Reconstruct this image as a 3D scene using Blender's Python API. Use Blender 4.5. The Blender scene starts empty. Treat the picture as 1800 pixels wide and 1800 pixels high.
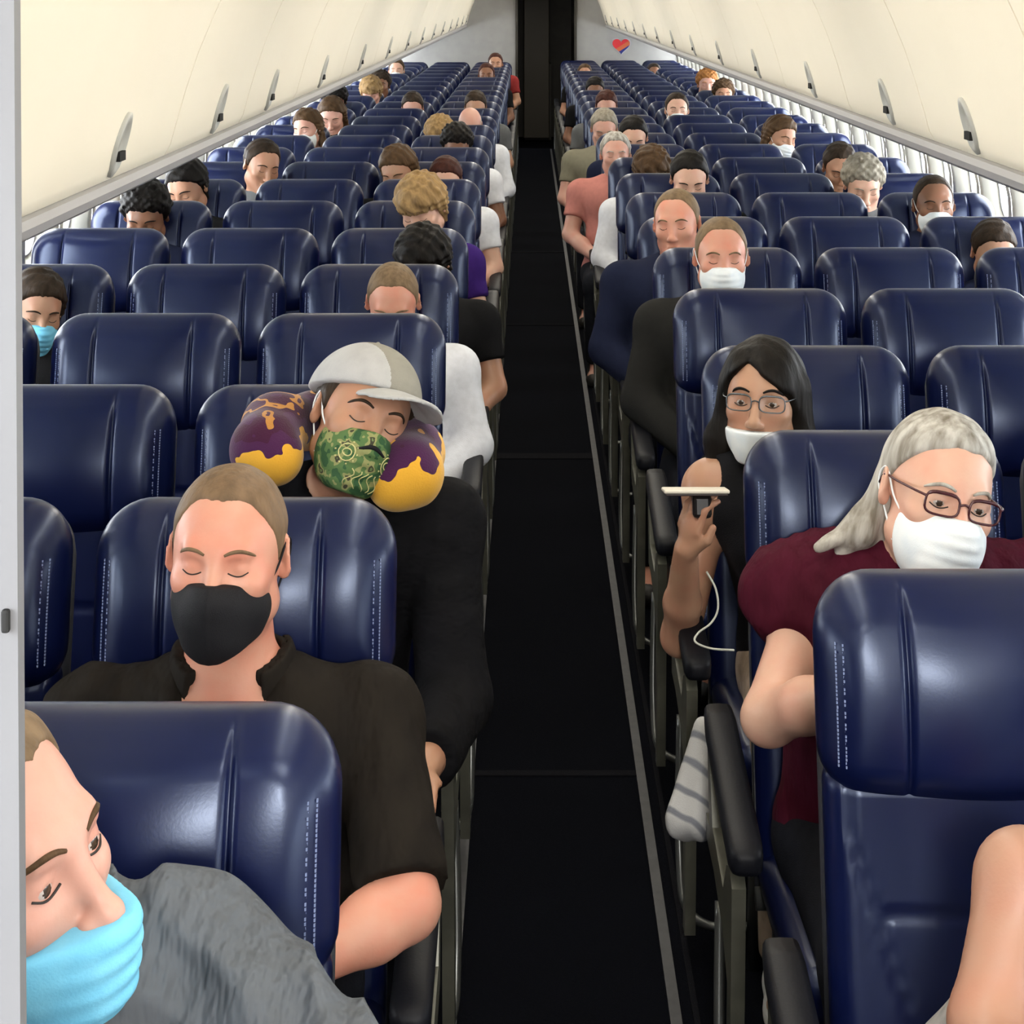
import bpy, math, random
import numpy as np
from mathutils import Vector, Matrix, Euler
random.seed(4); rng = np.random.default_rng(4)
PI = math.pi
scene = bpy.context.scene
COL = scene.collection

# ------------------------------------------------------------------ camera
F, VX, VY, CAMZ = 3250.0, 930.0, -5.0, 1.933          # focal length and vanishing point in pixels of the 1800 frame
CX = 0.09                                             # cabin centre line
cam_d = bpy.data.cameras.new('camera'); cam = bpy.data.objects.new('camera', cam_d); COL.objects.link(cam)
cam.location = (0, 0, CAMZ); cam.rotation_euler = (PI/2, 0, 0)
cam_d.sensor_width = 36; cam_d.lens = F/1800*36
cam_d.shift_x = -(VX-900)/1800; cam_d.shift_y = -(900-VY)/1800
cam_d.clip_start = 0.02; cam_d.clip_end = 200
scene.camera = cam
# ------------------------------------------------------------------ world, lights, exposure
w = bpy.data.worlds.new('daylight'); scene.world = w; w.use_nodes = True
bg = w.node_tree.nodes['Background']; bg.inputs[0].default_value = (0.93, 0.97, 1.0, 1); bg.inputs[1].default_value = 10.0
def area(name, loc, rot, sx, sy, watts, col):
    l = bpy.data.lights.new(name, 'AREA'); l.shape = 'RECTANGLE'; l.size = sx; l.size_y = sy
    l.energy = watts; l.color = col
    o = bpy.data.objects.new(name, l); COL.objects.link(o); o.location = loc; o.rotation_euler = rot
    return o
area('entry_ceiling_lamp', (CX+.05, -0.85, 2.14), (math.radians(28), 0, 0), 0.30, 0.30, 44, (1.0, 0.97, 0.93))
area('entry_ceiling_lamp', (CX+.05, 1.15, 2.17), (0, 0, 0), 0.3, 0.4, 4, (1.0, 0.95, 0.88))
for i in range(6):                                    # narrow lamp strips along the cabin ceiling, turned a little towards the bins
    for s_ in (-1, 1):
        area('cabin_strip_lamp', (CX+s_*.12, 3.2+3.6*i, 2.17), (0, -s_*math.radians(42), 0), 0.06, 3.2, 7.8, (1.0, 0.94, 0.82))
scene.view_settings.view_transform = 'Standard'; scene.view_settings.look = 'None'
scene.view_settings.gamma = 1; scene.view_settings.use_curve_mapping = False
scene.view_settings.exposure = 0.88
scene.cycles.max_bounces = 6; scene.cycles.diffuse_bounces = 3; scene.cycles.glossy_bounces = 3; scene.cycles.transparent_max_bounces = 6; scene.cycles.transmission_bounces = 2
scene.cycles.caustics_reflective = False; scene.cycles.caustics_refractive = False

# ------------------------------------------------------------------ helpers
def new_mat(name, col, rough=0.5, metal=0.0, spec=0.5, noise=None, bump=None, coat=0.0, sub=0.0, sheen=0.0, tint=None, stretch=None):
    """noise=(scale, second colour, contrast lo, hi); bump=(scale, strength, distance)"""
    m = bpy.data.materials.new(name); m.use_nodes = True
    nt = m.node_tree; b = nt.nodes['Principled BSDF']
    b.inputs['Base Color'].default_value = (*col, 1); b.inputs['Roughness'].default_value = rough
    b.inputs['Metallic'].default_value = metal; b.inputs['Specular IOR Level'].default_value = spec
    b.inputs['Coat Weight'].default_value = coat; b.inputs['Sheen Weight'].default_value = sheen
    if sub:
        b.inputs['Subsurface Weight'].default_value = sub; b.inputs['Subsurface Radius'].default_value = (0.012, 0.005, 0.003)
    if tint: b.inputs['Specular Tint'].default_value = (*tint, 1)
    tc = nt.nodes.new('ShaderNodeTexCoord'); vec = tc.outputs['Object']
    if stretch:
        mp = nt.nodes.new('ShaderNodeMapping'); mp.inputs['Scale'].default_value = stretch; nt.links.new(vec, mp.inputs['Vector']); vec = mp.outputs['Vector']
    if noise:
        n = nt.nodes.new('ShaderNodeTexNoise'); n.inputs['Scale'].default_value = noise[0]; n.inputs['Detail'].default_value = 4
        r = nt.nodes.new('ShaderNodeValToRGB')
        r.color_ramp.elements[0].position = noise[2]; r.color_ramp.elements[1].position = noise[3]
        r.color_ramp.elements[0].color = (*col, 1); r.color_ramp.elements[1].color = (*noise[1], 1)
        nt.links.new(vec, n.inputs['Vector']); nt.links.new(n.outputs['Fac'], r.inputs[0])
        nt.links.new(r.outputs[0], b.inputs['Base Color'])
    if bump:
        n2 = nt.nodes.new('ShaderNodeTexNoise'); n2.inputs['Scale'].default_value = bump[0]; n2.inputs['Detail'].default_value = 3
        bp = nt.nodes.new('ShaderNodeBump'); bp.inputs['Strength'].default_value = bump[1]; bp.inputs['Distance'].default_value = bump[2]
        nt.links.new(vec, n2.inputs['Vector']); nt.links.new(n2.outputs['Fac'], bp.inputs['Height'])
        nt.links.new(bp.outputs[0], b.inputs['Normal'])
    return m
M = {}
M['leather'] = new_mat('navy_leather', (0.0020, 0.0042, 0.029), 0.29, spec=0.46, tint=(.66, .77, 1.0), noise=(5, (0.0028, 0.0055, 0.037), .35, .7), bump=(260, .04, .0015))
M['shell'] = new_mat('seat_shell', (0.03, 0.032, 0.04), 0.5, bump=(300, .1, .001))
M['armpad'] = new_mat('armrest_vinyl', (0.0045, 0.005, 0.008), 0.5, spec=.2, bump=(220, .15, .002))
M['frame'] = new_mat('cream_metal', (0.12, 0.12, 0.095), 0.35, metal=0.35, noise=(14, (0.085, 0.085, 0.068), .4, .7))
M['tube'] = new_mat('grey_tube', (0.13, 0.135, 0.13), 0.32, metal=0.7)
M['stitch'] = new_mat('pale_thread', (0.20, 0.25, 0.42), 0.7)
M['buckle'] = new_mat('steel', (0.6, 0.6, 0.6), 0.25, metal=1)
M['belt'] = new_mat('seat_belt', (0.02, 0.02, 0.025), 0.7)
M['carpet'] = new_mat('dark_carpet', (0.0022, 0.0026, 0.0045), 0.95, spec=0.03, noise=(180, (0.0042, 0.0046, 0.007), .4, .7), bump=(600, .5, .004))
M['carpet2'] = new_mat('carpet_joint', (0.008, 0.008, 0.010), 0.95, spec=0.03, bump=(400, .5, .004))
M['track'] = new_mat('floor_strip', (0.045, 0.045, 0.048), 0.6, noise=(30, (0.03, 0.03, 0.034), .4, .7))
M['bin'] = new_mat('cream_bin', (0.86, 0.80, 0.66), 0.38, spec=0.4, noise=(3, (0.84, 0.78, 0.64), .35, .7))
M['rail'] = new_mat('bin_rail', (0.30, 0.295, 0.30), 0.45)
M['latch'] = new_mat('latch_grey', (0.36, 0.36, 0.33), 0.4)
M['latch_dark'] = new_mat('latch_dark', (0.02, 0.02, 0.02), 0.8, spec=.1)
M['sidewall'] = new_mat('sidewall_white', (0.74, 0.73, 0.66), 0.5, noise=(6, (0.70, 0.69, 0.63), .4, .7))
M['dado'] = new_mat('dado_grey', (0.33, 0.33, 0.33), 0.6)
M['ceiling'] = new_mat('ceiling_white', (0.80, 0.78, 0.72), 0.5)
M['bulkhead'] = new_mat('bulkhead_grey', (0.36, 0.355, 0.345), 0.55, noise=(8, (0.33, 0.325, 0.32), .4, .7))
M['panel'] = new_mat('partition_grey', (0.125, 0.125, 0.132), 0.5, noise=(7, (0.115, 0.115, 0.122), .4, .7))
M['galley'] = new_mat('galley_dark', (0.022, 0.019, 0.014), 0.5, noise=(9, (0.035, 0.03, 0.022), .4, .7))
# clear acrylic pane: mostly see-through with a little gloss
m = bpy.data.materials.new('acrylic_pane'); m.use_nodes = True; nt = m.node_tree; nt.nodes.clear()
o_ = nt.nodes.new('ShaderNodeOutputMaterial'); mx = nt.nodes.new('ShaderNodeMixShader'); tr = nt.nodes.new('ShaderNodeBsdfTransparent')
gl = nt.nodes.new('ShaderNodeBsdfGlossy'); gl.inputs['Roughness'].default_value = .05; mx.inputs[0].default_value = .06
nt.links.new(tr.outputs[0], mx.inputs[1]); nt.links.new(gl.outputs[0], mx.inputs[2]); nt.links.new(mx.outputs[0], o_.inputs[0]); M['pane'] = m

def mesh_np(name, V, Fq, mats, smooth=True, T=None):
    """V (n,3); Fq list/array of quads (or triangles as lists)"""
    me = bpy.data.meshes.new(name)
    if isinstance(Fq, np.ndarray):
        V = np.asarray(V, dtype=np.float32); n = len(Fq); k = Fq.shape[1]
        me.vertices.add(len(V)); me.vertices.foreach_set('co', V.ravel())
        me.loops.add(n*k); me.loops.foreach_set('vertex_index', Fq.astype(np.int32).ravel())
        me.polygons.add(n); me.polygons.foreach_set('loop_start', np.arange(0, n*k, k, dtype=np.int32))
        me.update(calc_edges=True)
    else:
        me.from_pydata([tuple(map(float, v)) for v in V], [], [tuple(f) for f in Fq]); me.update()
    for mm in (mats if isinstance(mats, (list, tuple)) else [mats]): me.materials.append(mm)
    if smooth: me.polygons.foreach_set('use_smooth', np.ones(len(me.polygons), dtype=bool))
    return me
def link(name, me, parent=None, loc=None):
    o = bpy.data.objects.new(name, me); COL.objects.link(o)
    if parent is not None: o.parent = parent
    if loc is not None: o.location = loc
    return o
def empty(name, loc, label=None, cat=None, group=None, kind=None):
    o = bpy.data.objects.new(name, None); COL.objects.link(o); o.location = loc; o.empty_display_size = .1
    tag(o, label, cat, group, kind); return o
def tag(o, label=None, cat=None, group=None, kind=None):
    if label: o['label'] = label
    if cat: o['category'] = cat
    if group: o['group'] = group
    if kind: o['kind'] = kind
    return o
class MB:
    def __init__(s): s.v = []; s.f = []
    def box(s, c, d, R=None):
        n = len(s.v); c = Vector(c)
        for i in (-.5, .5):
            for j in (-.5, .5):
                for k in (-.5, .5):
                    p = Vector((i*d[0], j*d[1], k*d[2]))
                    if R is not None: p = R @ p
                    s.v.append(c+p)
        s.f += [tuple(n+q for q in f) for f in ((0,1,3,2),(4,6,7,5),(0,4,5,1),(2,3,7,6),(0,2,6,4),(1,5,7,3))]
        return s
    def tube(s, pts, r, seg=10, caps=True):
        pts = [Vector(p) for p in pts]; rs = r if isinstance(r, (list, tuple)) else [r]*len(pts)
        n0 = len(s.v); up = None
        for i, p in enumerate(pts):
            t = (pts[min(i+1, len(pts)-1)]-pts[max(i-1, 0)]).normalized()
            if up is None: up = t.orthogonal().normalized()
            a = (up-t*up.dot(t)).normalized(); b = t.cross(a); up = a
            for k in range(seg):
                an = 2*PI*k/seg; s.v.append(p+(a*math.cos(an)+b*math.sin(an))*rs[i])
        for i in range(len(pts)-1):
            for k in range(seg):
                k2 = (k+1) % seg
                s.f.append((n0+i*seg+k, n0+i*seg+k2, n0+(i+1)*seg+k2, n0+(i+1)*seg+k))
        if caps:
            s.f.append(tuple(n0+k for k in reversed(range(seg)))); s.f.append(tuple(n0+(len(pts)-1)*seg+k for k in range(seg)))
        return s
    def extrude(s, prof, axis0, axis1, closed=True):
        """prof: (a,b) points in XZ, extruded along Y from axis0 to axis1"""
        n = len(s.v); k = len(prof)
        for y in (axis0, axis1):
            for (a, b) in prof: s.v.append(Vector((a, y, b)))
        for i in range(k if closed else k-1):
            j = (i+1) % k; s.f.append((n+i, n+j, n+k+j, n+k+i))
        if closed: s.f.append(tuple(n+i for i in reversed(range(k)))); s.f.append(tuple(n+k+i for i in range(k)))
        return s
    def mesh(s, name, mat, smooth=False): return mesh_np(name, s.v, s.f, mat, smooth)
def smooth_path(pts, n=8):
    """Catmull-Rom through pts"""
    P = [Vector(p) for p in pts]; P = [P[0]*2-P[1]]+P+[P[-1]*2-P[-2]]; out = []
    for i in range(1, len(P)-2):
        for k in range(n):
            t = k/n; a, b, c, d = P[i-1:i+3]
            out.append(.5*((2*b)+(c-a)*t+(2*a-5*b+4*c-d)*t*t+(3*b-a-3*c+d)*t**3))
    out.append(P[-2]); return out
def bevel_obj(o, w_, seg=2):
    md = o.modifiers.new('bevel', 'BEVEL'); md.width = w_; md.segments = seg; md.limit_method = 'ANGLE'; return o
def orient(me):
    import bmesh
    bm = bmesh.new(); bm.from_mesh(me); bmesh.ops.recalc_face_normals(bm, faces=bm.faces); bm.to_mesh(me); bm.free(); return me

def pillow(hw, b0, b1, rt, rb, R, xs, zs, bulge, disp, back=0.05):
    """upholstered pad: outline a rounded rectangle in XZ, front towards -Y; xs, zs in -1..1"""
    hh = (b1-b0)/2; zc = (b0+b1)/2
    S, T = np.meshgrid(np.asarray(xs), np.asarray(zs), indexing='ij')
    X = S*hw; Z = T*hh; r = np.where(Z > 0, rt, rb)
    cx = np.sign(X)*(hw-r); cz = np.sign(Z)*(hh-r)
    vx = X-cx; vz = Z-cz
    inc = (np.abs(X) > hw-r) & (np.abs(Z) > hh-r)
    inf = np.maximum(np.abs(vx), np.abs(vz)); two = np.sqrt(vx*vx+vz*vz)+1e-9
    X2 = np.where(inc, cx+vx*inf/two, X); Z2 = np.where(inc, cz+vz*inf/two, Z)
    d = np.where(inc, r-inf, np.minimum(hw-np.abs(X), hh-np.abs(Z))); d = np.clip(d, 0, None)
    h = R*np.sqrt(np.clip(1-(1-np.minimum(d, R)/R)**2, 0, 1))
    edge = np.clip(d/R, 0, 1)
    yf = -(h+bulge(X2/hw, Z2/hh)*edge)+disp(X2, Z2+zc)*edge
    R2 = min(R, .03); yb = back*np.sqrt(np.clip(1-(1-np.minimum(d, R2)/R2)**2, 0, 1))
    nx, nz = S.shape
    Vf = np.stack([X2, yf, Z2+zc], -1).reshape(-1, 3); Vb = np.stack([X2, yb, Z2+zc], -1).reshape(-1, 3)
    idf = np.arange(nx*nz).reshape(nx, nz); idb = idf+nx*nz
    rim = np.zeros((nx, nz), bool); rim[0] = rim[-1] = True; rim[:, 0] = rim[:, -1] = True
    idb = np.where(rim, idf, idb)
    def quads(I): return np.stack([I[:-1, :-1], I[1:, :-1], I[1:, 1:], I[:-1, 1:]], -1).reshape(-1, 4)
    Fq = np.concatenate([quads(idf), quads(idb)[:, ::-1]])
    V = np.concatenate([Vf, Vb])
    used = np.unique(Fq); remap = -np.ones(len(V), int); remap[used] = np.arange(len(used))
    return V[used], remap[Fq]
def samples(n, marks=(), half=None, edge=True):
    a = list(np.linspace(-1, 1, n))
    if edge:
        e = 1-np.array([0, .006, .018, .036, .06, .09, .125]); a += list(e)+list(-e)
    for mk, w_ in marks: a += [mk+w_*q for q in (-2, -1.4, -1, -.6, -.3, 0, .3, .6, 1, 1.4, 2)]
    a = sorted(a); out = [a[0]]
    for q in a[1:]:
        if q-out[-1] > .0035: out.append(q)
    out[-1] = 1.0
    return out
ORD = ['first','second','third','fourth','fifth','sixth','seventh','eighth','ninth','tenth','eleventh','twelfth','thirteenth','fourteenth',
       'fifteenth','sixteenth','seventeenth','eighteenth','nineteenth','twentieth','twenty-first','twenty-second','twenty-third','twenty-fourth','twenty-fifth','twenty-sixth']

# ------------------------------------------------------------------ setting
Y0, Y1 = -1.6, 23.5                                   # front and rear of the cabin
fl = link('floor', MB().box((CX, (Y0+Y1+3)/2, -.02), (3.7, Y1-Y0+3.2, .04)).mesh('floor', M['carpet'])); tag(fl, kind='structure')
for s in (-1, 1):                                     # floor strips along the seat legs
    link('floor_strip', MB().box((.065+s*.2125, 11.0, .002), (.022, 25.0, .006)).mesh('floor_strip', M['track']), fl)
    link('floor_strip', MB().box((.065+s*.252, 11.0, .002), (.012, 25.0, .004)).mesh('floor_strip', M['carpet2']), fl)
for y in (4.6, 7.78, 10.9, 14.0):
    link('carpet_joint', MB().box((.065, y, .0015), (.41, .03 if y != 7.78 else .09, .004)).mesh('carpet_joint', M['carpet2']), fl)

XS = [(0.0, 1.62), (.25, 1.735), (.6, 1.80), (.9, 1.815), (1.15, 1.80), (1.35, 1.755), (1.5, 1.695), (1.64, 1.60)]
def wall_x(z): return float(np.interp(z, [a for a, b in XS], [b for a, b in XS]))
WP = .508; W0 = 0.9; NW = 45                            # window pitch, first panel
def window_panel(s):
    """one sidewall panel with a funnel-shaped window opening; local origin at floor, Y centre; s = -1 left, 1 right"""
    zc, n = 1.215, 40; V = []; Fq = []
    def loop(hw, hh, p, depth, rect=False, ztop=None, zbot=None):
        out = []
        for k in range(n):
            a = 2*PI*(k+.5)/n; c, q = math.cos(a), math.sin(a)
            if rect:
                m_ = max(abs(c)/hw, abs(q)); y = c/m_; z = (q/m_); y = max(-hw, min(hw, y)); z = (ztop if z > 0 else zbot)*abs(z)+0
                z = zc+z
            else:
                y = hw*math.copysign(abs(c)**p, c); z = zc+hh*math.copysign(abs(q)**p, q)
            out.append((s*(wall_x(z)+depth), y, z))
        return out
    loops = [loop(WP/2-.004, 1, 1, 0, True, 1.64-zc, -(zc-.72)), loop(.215, .285, .55, -.004), loop(.20, .27, .6, .004), loop(.165, .225, .65, .03), loop(.135, .19, .65, .06), loop(.132, .187, .65, .075)]
    for L in loops: V += L
    for i in range(len(loops)-1):
        for k in range(n): k2 = (k+1) % n; Fq.append((i*n+k, i*n+k2, (i+1)*n+k2, (i+1)*n+k))
    me = orient(mesh_np('wall_panel', V, Fq, M['sidewall'], True))
    pv = [(x, y*1.03, z) for (x, y, z) in loops[-2]]
    pane = mesh_np('window_pane', pv, [tuple(range(n))], M['pane'], False)
    ft = MB()
    fl_ = loop(.137, .192, .65, .055); ft.tube([Vector(p) for p in fl_]+[Vector(fl_[0])], .006, 6, False)
    fr = ft.mesh('window_frame', M['rail'], True)
    # a window blind pulled partly down, sitting in the funnel
    bl = MB(); bl.box((s*(wall_x(1.36)+.05), 0, 1.375), (.006, .262, .06)); bd = bl.mesh('window_blind', M['sidewall'])
    return me, pane, fr, bd
for s, nm in ((-1, 'wall_left'), (1, 'wall_right')):
    wr = empty(nm, (CX, 0, 0), kind='structure')
    me, pane, fr, bd = window_panel(s)
    prof = [(s*b, a) for a, b in XS if a <= .9]; prof = [(s*wall_x(z), z) for z in (0, .12, .25, .45, .6, .725)]
    prof += [(x+s*.03, z) for x, z in reversed(prof)]
    link('dado_panel', orient(MB().extrude(prof, Y0, Y1).mesh('dado_panel', M['dado'])), wr)
    for i in range(-5, NW):
        y = W0+WP*i
        if y > Y1-.2: break
        p = link('wall_panel', me, wr, (0, y, 0)); link('window_pane', pane, p); link('window_frame', fr, p)
        if (i*7+(3 if s > 0 else 0)) % 3 == 0: link('window_blind', bd, p)

# overhead bins: profile in XZ from the inner lower edge upwards
FACE = [(.905, 1.578), (.888, 1.588), (.876, 1.61), (.862, 1.66), (.842, 1.73), (.815, 1.81), (.782, 1.89), (.745, 1.97), (.71, 2.05), (.69, 2.09)]
def make_bin(s, y0, y1, ylatch, label):
    b = empty('overhead_bin', (CX, (y0+y1)/2, 1.55), label, 'bin', 'overhead bins left of the aisle' if s < 0 else 'overhead bins right of the aisle')
    h = (y1-y0)/2; zo = 1.55
    front = [(s*x, z-zo) for x, z in FACE]
    prof = front+[(s*(x+.03), z-zo+.005) for x, z in reversed(FACE)]
    d = link('door', orient(MB().extrude(prof, -h+.004, h-.004).mesh('door', M['bin'], True)), b)
    md = d.modifiers.new('split', 'EDGE_SPLIT'); md.split_angle = math.radians(40)
    body = [(s*.93, .03), (s*1.60, .09), (s*1.50, .5), (s*.74, .53)]
    link('body', orient(MB().extrude(body, -h, h).mesh('body', M['ceiling'])), b)
    rail = [(s*.884, .030), (s*.880, .016), (s*.886, .000), (s*.905, -.012), (s*.94, -.015), (s*1.0, .005), (s*1.0, .04), (s*.93, .045)]
    link('rail', orient(MB().extrude(rail, -h, h).mesh('rail', M['rail'], False)), b)
    under = [(s*1.0, .005), (s*1.62, .075), (s*1.62, .085), (s*1.0, .03)]
    link('service_panel', orient(MB().extrude(under, -h, h).mesh('service_panel', M['sidewall'])), b)
    # latch: oval cup low on the door with a dark finger slot
    zl = 1.655; yl = ylatch-(y0+y1)/2; V = []; Fq = []; n = 24
    nx = Vector((-s*.96, 0, -.26)).normalized()
    def face_x(z): return float(np.interp(z, [q[1] for q in FACE], [q[0] for q in FACE]))
    for (rw, rh, off) in ((.045, .062, -.001), (.045, .062, .006), (.034, .048, .008), (.030, .042, .003)):
        for k in range(n):
            a = 2*PI*k/n; z = zl+rh*math.sin(a); V.append(Vector((s*face_x(z), yl+rw*math.cos(a), z-zo))+nx*off)
    for i in range(3):
        for k in range(n): k2 = (k+1) % n; Fq.append((i*n+k, i*n+k2, (i+1)*n+k2, (i+1)*n+k))
    Fq.append(tuple(3*n+k for k in range(n)))
    la = link('latch', orient(mesh_np('latch', V, Fq, M['latch'], True)), b)
    hz = zl-.022; link('finger_slot', MB().box((s*face_x(hz)-s*.007, yl, hz-zo), (.012, .05, .018)).mesh('finger_slot', M['latch_dark']), la)
    return b
LL = [3.49, 4.61, 5.55, 6.94, 8.55, 10.2, 11.8, 13.4, 15.0, 16.6, 18.2, 19.8, 21.4, 22.8]
LR = [2.6, 4.0, 4.92, 6.25, 7.75, 9.25, 10.75, 12.25, 13.75, 15.25, 16.75, 18.25, 19.75, 21.25, 22.75]
for s, L in ((-1, LL), (1, LR)):
    ed = [-1.5]+[(a+b)/2 for a, b in zip(L[:-1], L[1:])]+[Y1]
    if s < 0: ed[0] = 1.05
    for i, yl in enumerate(L):
        make_bin(s, ed[i], ed[i+1], yl, 'cream overhead bin door, %s from the front on the %s side of the cabin' % (ORD[i], 'left' if s < 0 else 'right'))
ce = [(-.72, 2.08), (-.6, 2.15), (-.4, 2.2), (0, 2.22), (.4, 2.2), (.6, 2.15), (.72, 2.08), (.72, 2.12), (.6, 2.2), (0, 2.27), (-.6, 2.2), (-.72, 2.12)]
tag(link('ceiling', orient(MB().extrude([(CX+x, z) for x, z in ce], Y0, Y1+3).mesh('ceiling', M['ceiling']))), kind='structure')
# front end behind the camera
tag(link('wall_front', MB().box((CX, Y0-.03, 1.1), (3.7, .05, 2.3)).mesh('wall_front', M['bulkhead'])), kind='structure')
# rear bulkhead with the dark opening to the aft galley
OX0, OX1 = -.145, .578
rb_ = empty('wall_rear', (0, Y1, 0), kind='structure')
for a, b in ((-1.75, OX0), (OX1, 1.93)):
    link('bulkhead_panel', MB().box(((a+b)/2, .03, 1.12), (b-a, .06, 2.24)).mesh('bulkhead_panel', M['bulkhead']), rb_)
g = empty('wall_galley', (0, Y1, 0), kind='structure')
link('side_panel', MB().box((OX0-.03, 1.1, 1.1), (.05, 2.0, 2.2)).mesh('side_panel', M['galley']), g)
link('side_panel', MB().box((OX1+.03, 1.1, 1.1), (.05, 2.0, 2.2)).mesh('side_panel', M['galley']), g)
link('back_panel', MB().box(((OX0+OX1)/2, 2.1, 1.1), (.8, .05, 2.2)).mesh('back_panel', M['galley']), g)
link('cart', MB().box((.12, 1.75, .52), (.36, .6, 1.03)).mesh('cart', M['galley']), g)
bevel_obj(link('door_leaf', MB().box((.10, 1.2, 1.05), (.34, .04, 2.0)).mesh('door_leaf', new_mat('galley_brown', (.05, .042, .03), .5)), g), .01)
link('frame_post', MB().box((OX0-.012, -.02, 1.1), (.03, .05, 2.2)).mesh('frame_post', M['galley']), g)
link('frame_post', MB().box((OX1+.012, -.02, 1.1), (.03, .05, 2.2)).mesh('frame_post', M['galley']), g)

# heart emblem on the rear bulkhead: red, orange-yellow and blue bands with a pale rim
def heart_pts(sc, n=64):
    out = []
    for k in range(n):
        t = 2*PI*k/n; out.append((sc*16*math.sin(t)**3/17, sc*(13*math.cos(t)-5*math.cos(2*t)-2*math.cos(3*t)-math.cos(4*t)+2)/17))
    return out
EM = empty('heart_emblem', (1.17, Y1-.004, 1.304), 'small red and blue heart emblem on the rear bulkhead wall', 'emblem')
def flat(pts, y, t, name, col):
    n = len(pts); V = [(x, y, z) for x, z in pts]+[(x, y-t, z) for x, z in pts]
    Fq = [tuple(range(n, 2*n)), tuple(reversed(range(n)))]+[(i, (i+1) % n, n+(i+1) % n, n+i) for i in range(n)]
    return link(name, orient(mesh_np(name, V, Fq, new_mat('emblem_'+name, col, .4), False)), EM)
flat(heart_pts(.135), 0, .004, 'rim', (.42, .42, .46))
H = heart_pts(.118)
def clip(pts, f):      # keep f(p) >= 0
    out = []
    for i, p in enumerate(pts):
        q = pts[(i+1) % len(pts)]; a, b = f(p), f(q)
        if a >= 0: out.append(p)
        if (a >= 0) != (b >= 0): t = a/(a-b); out.append((p[0]+t*(q[0]-p[0]), p[1]+t*(q[1]-p[1])))
    return out
f1 = lambda p: p[1]-.62*p[0]-.015; f2 = lambda p: p[1]-.62*p[0]+.045
flat(clip(H, f1), -.004, .003, 'red_band', (.62, .02, .03))
flat(clip(clip(H, lambda p: -f1(p)), f2), -.004, .003, 'orange_band', (.55, .12, .04))
flat(clip(H, lambda p: -f2(p)), -.004, .003, 'blue_band', (.02, .03, .22))

# grey partition edge in the near left
PT = empty('wall_partition', (0, .8, 0), kind='structure')
pv = [(-1.70, 0), (-.2083, 0), (-.2211, 2.1), (-1.70, 2.1)]
V = [(x, y, z) for y in (-.010, .0) for x, z in pv]
link('panel', mesh_np('panel', V, [(0, 1, 2, 3), (7, 6, 5, 4), (0, 4, 5, 1), (1, 5, 6, 2), (2, 6, 7, 3), (3, 7, 4, 0)], M['panel'], False), PT)
bevel_obj(link('latch_plate', MB().box((-.2232, -.0115, 1.667), (.0035, .004, .010)).mesh('latch_plate', M['latch_dark']), PT), .0012)
# ------------------------------------------------------------------ seats
REC = .22                                              # recline: metres forward per metre down
def recline(V): V = V.copy(); V[:, 1] += (V[:, 2]-1.15)*REC; return V
SEAM = .118
def gauss(x, w_): return np.exp(-(x/w_)**2)
def hr_disp(X, Z): return .007*(gauss(X-SEAM, .0045)+gauss(X+SEAM, .0045))
def hr_bulge(u, v):
    a = np.abs(u); sec = np.where(a < .507, 1-(a/.507)**2, 1-((a-.75)/.25)**2)      # each of the three panels swells a little
    return .038*(1-.7*u*u)*(1-.9*(v+.05)**2)+.006*np.clip(sec, 0, 1)
def build_headrest(fine):
    hx = samples(33 if fine else 13, [(SEAM/.2325, .025), (-SEAM/.2325, .025)]); hz = samples(21 if fine else 9)
    V, Q = pillow(.2325, .885, 1.15, .082, .05, .040, hx, hz, hr_bulge, hr_disp, .055)
    t = np.clip((1.02-V[:, 2])/.135, 0, 1); V[:, 2] -= .022*t*(1-(V[:, 0]/.2325)**2)      # lower edge sags in the middle
    return mesh_np('headrest', recline(V), Q, M['leather'])
HEAD = build_headrest(True)
def bk_disp(X, Z):
    a = np.abs(X); diag = .135+np.clip((.86-Z), 0, 1)*.0+np.clip((.74-Z), -.2, 1)*-.16
    return .006*(gauss(Z-.742, .005)*(a < .16))+.006*gauss(a-np.clip(.205-(.86-Z)*.33, .12, .2), .005)
def bk_bulge(u, v): return .012*(1-u*u)+.010*np.clip(np.abs(u)-.55, 0, 1)
V, Q = pillow(.226, .40, .915, .03, .03, .03, samples(49), samples(61), bk_bulge, bk_disp, .05)
V[:, 1] += .004; BACK = mesh_np('backrest', recline(V), Q, M['leather'])
V, Q = pillow(.222, .33, 1.125, .08, .05, .03, samples(9), samples(11), lambda u, v: 0*u, lambda x, z: 0*x, .045)
V[:, 1] = V[:, 1]*.8+.075; SHELL = mesh_np('back_shell', recline(V), Q, M['shell'])
V, Q = pillow(.225, -.25, .25, .05, .05, .035, samples(17, [(0.55, .03), (-.55, .03)]), samples(15), lambda u, v: .012*(1-u*u)*(1-v*v), lambda X, Z: .004*(gauss(X-.124, .005)+gauss(X+.124, .005)), .06)
Vc = np.stack([V[:, 0], -.37-V[:, 2], .445-V[:, 1]], -1); Vc[:, 2] += (-.37-Vc[:, 1])*.05
CUSH = orient(mesh_np('seat_cushion', Vc, Q, M['leather']))
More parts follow.
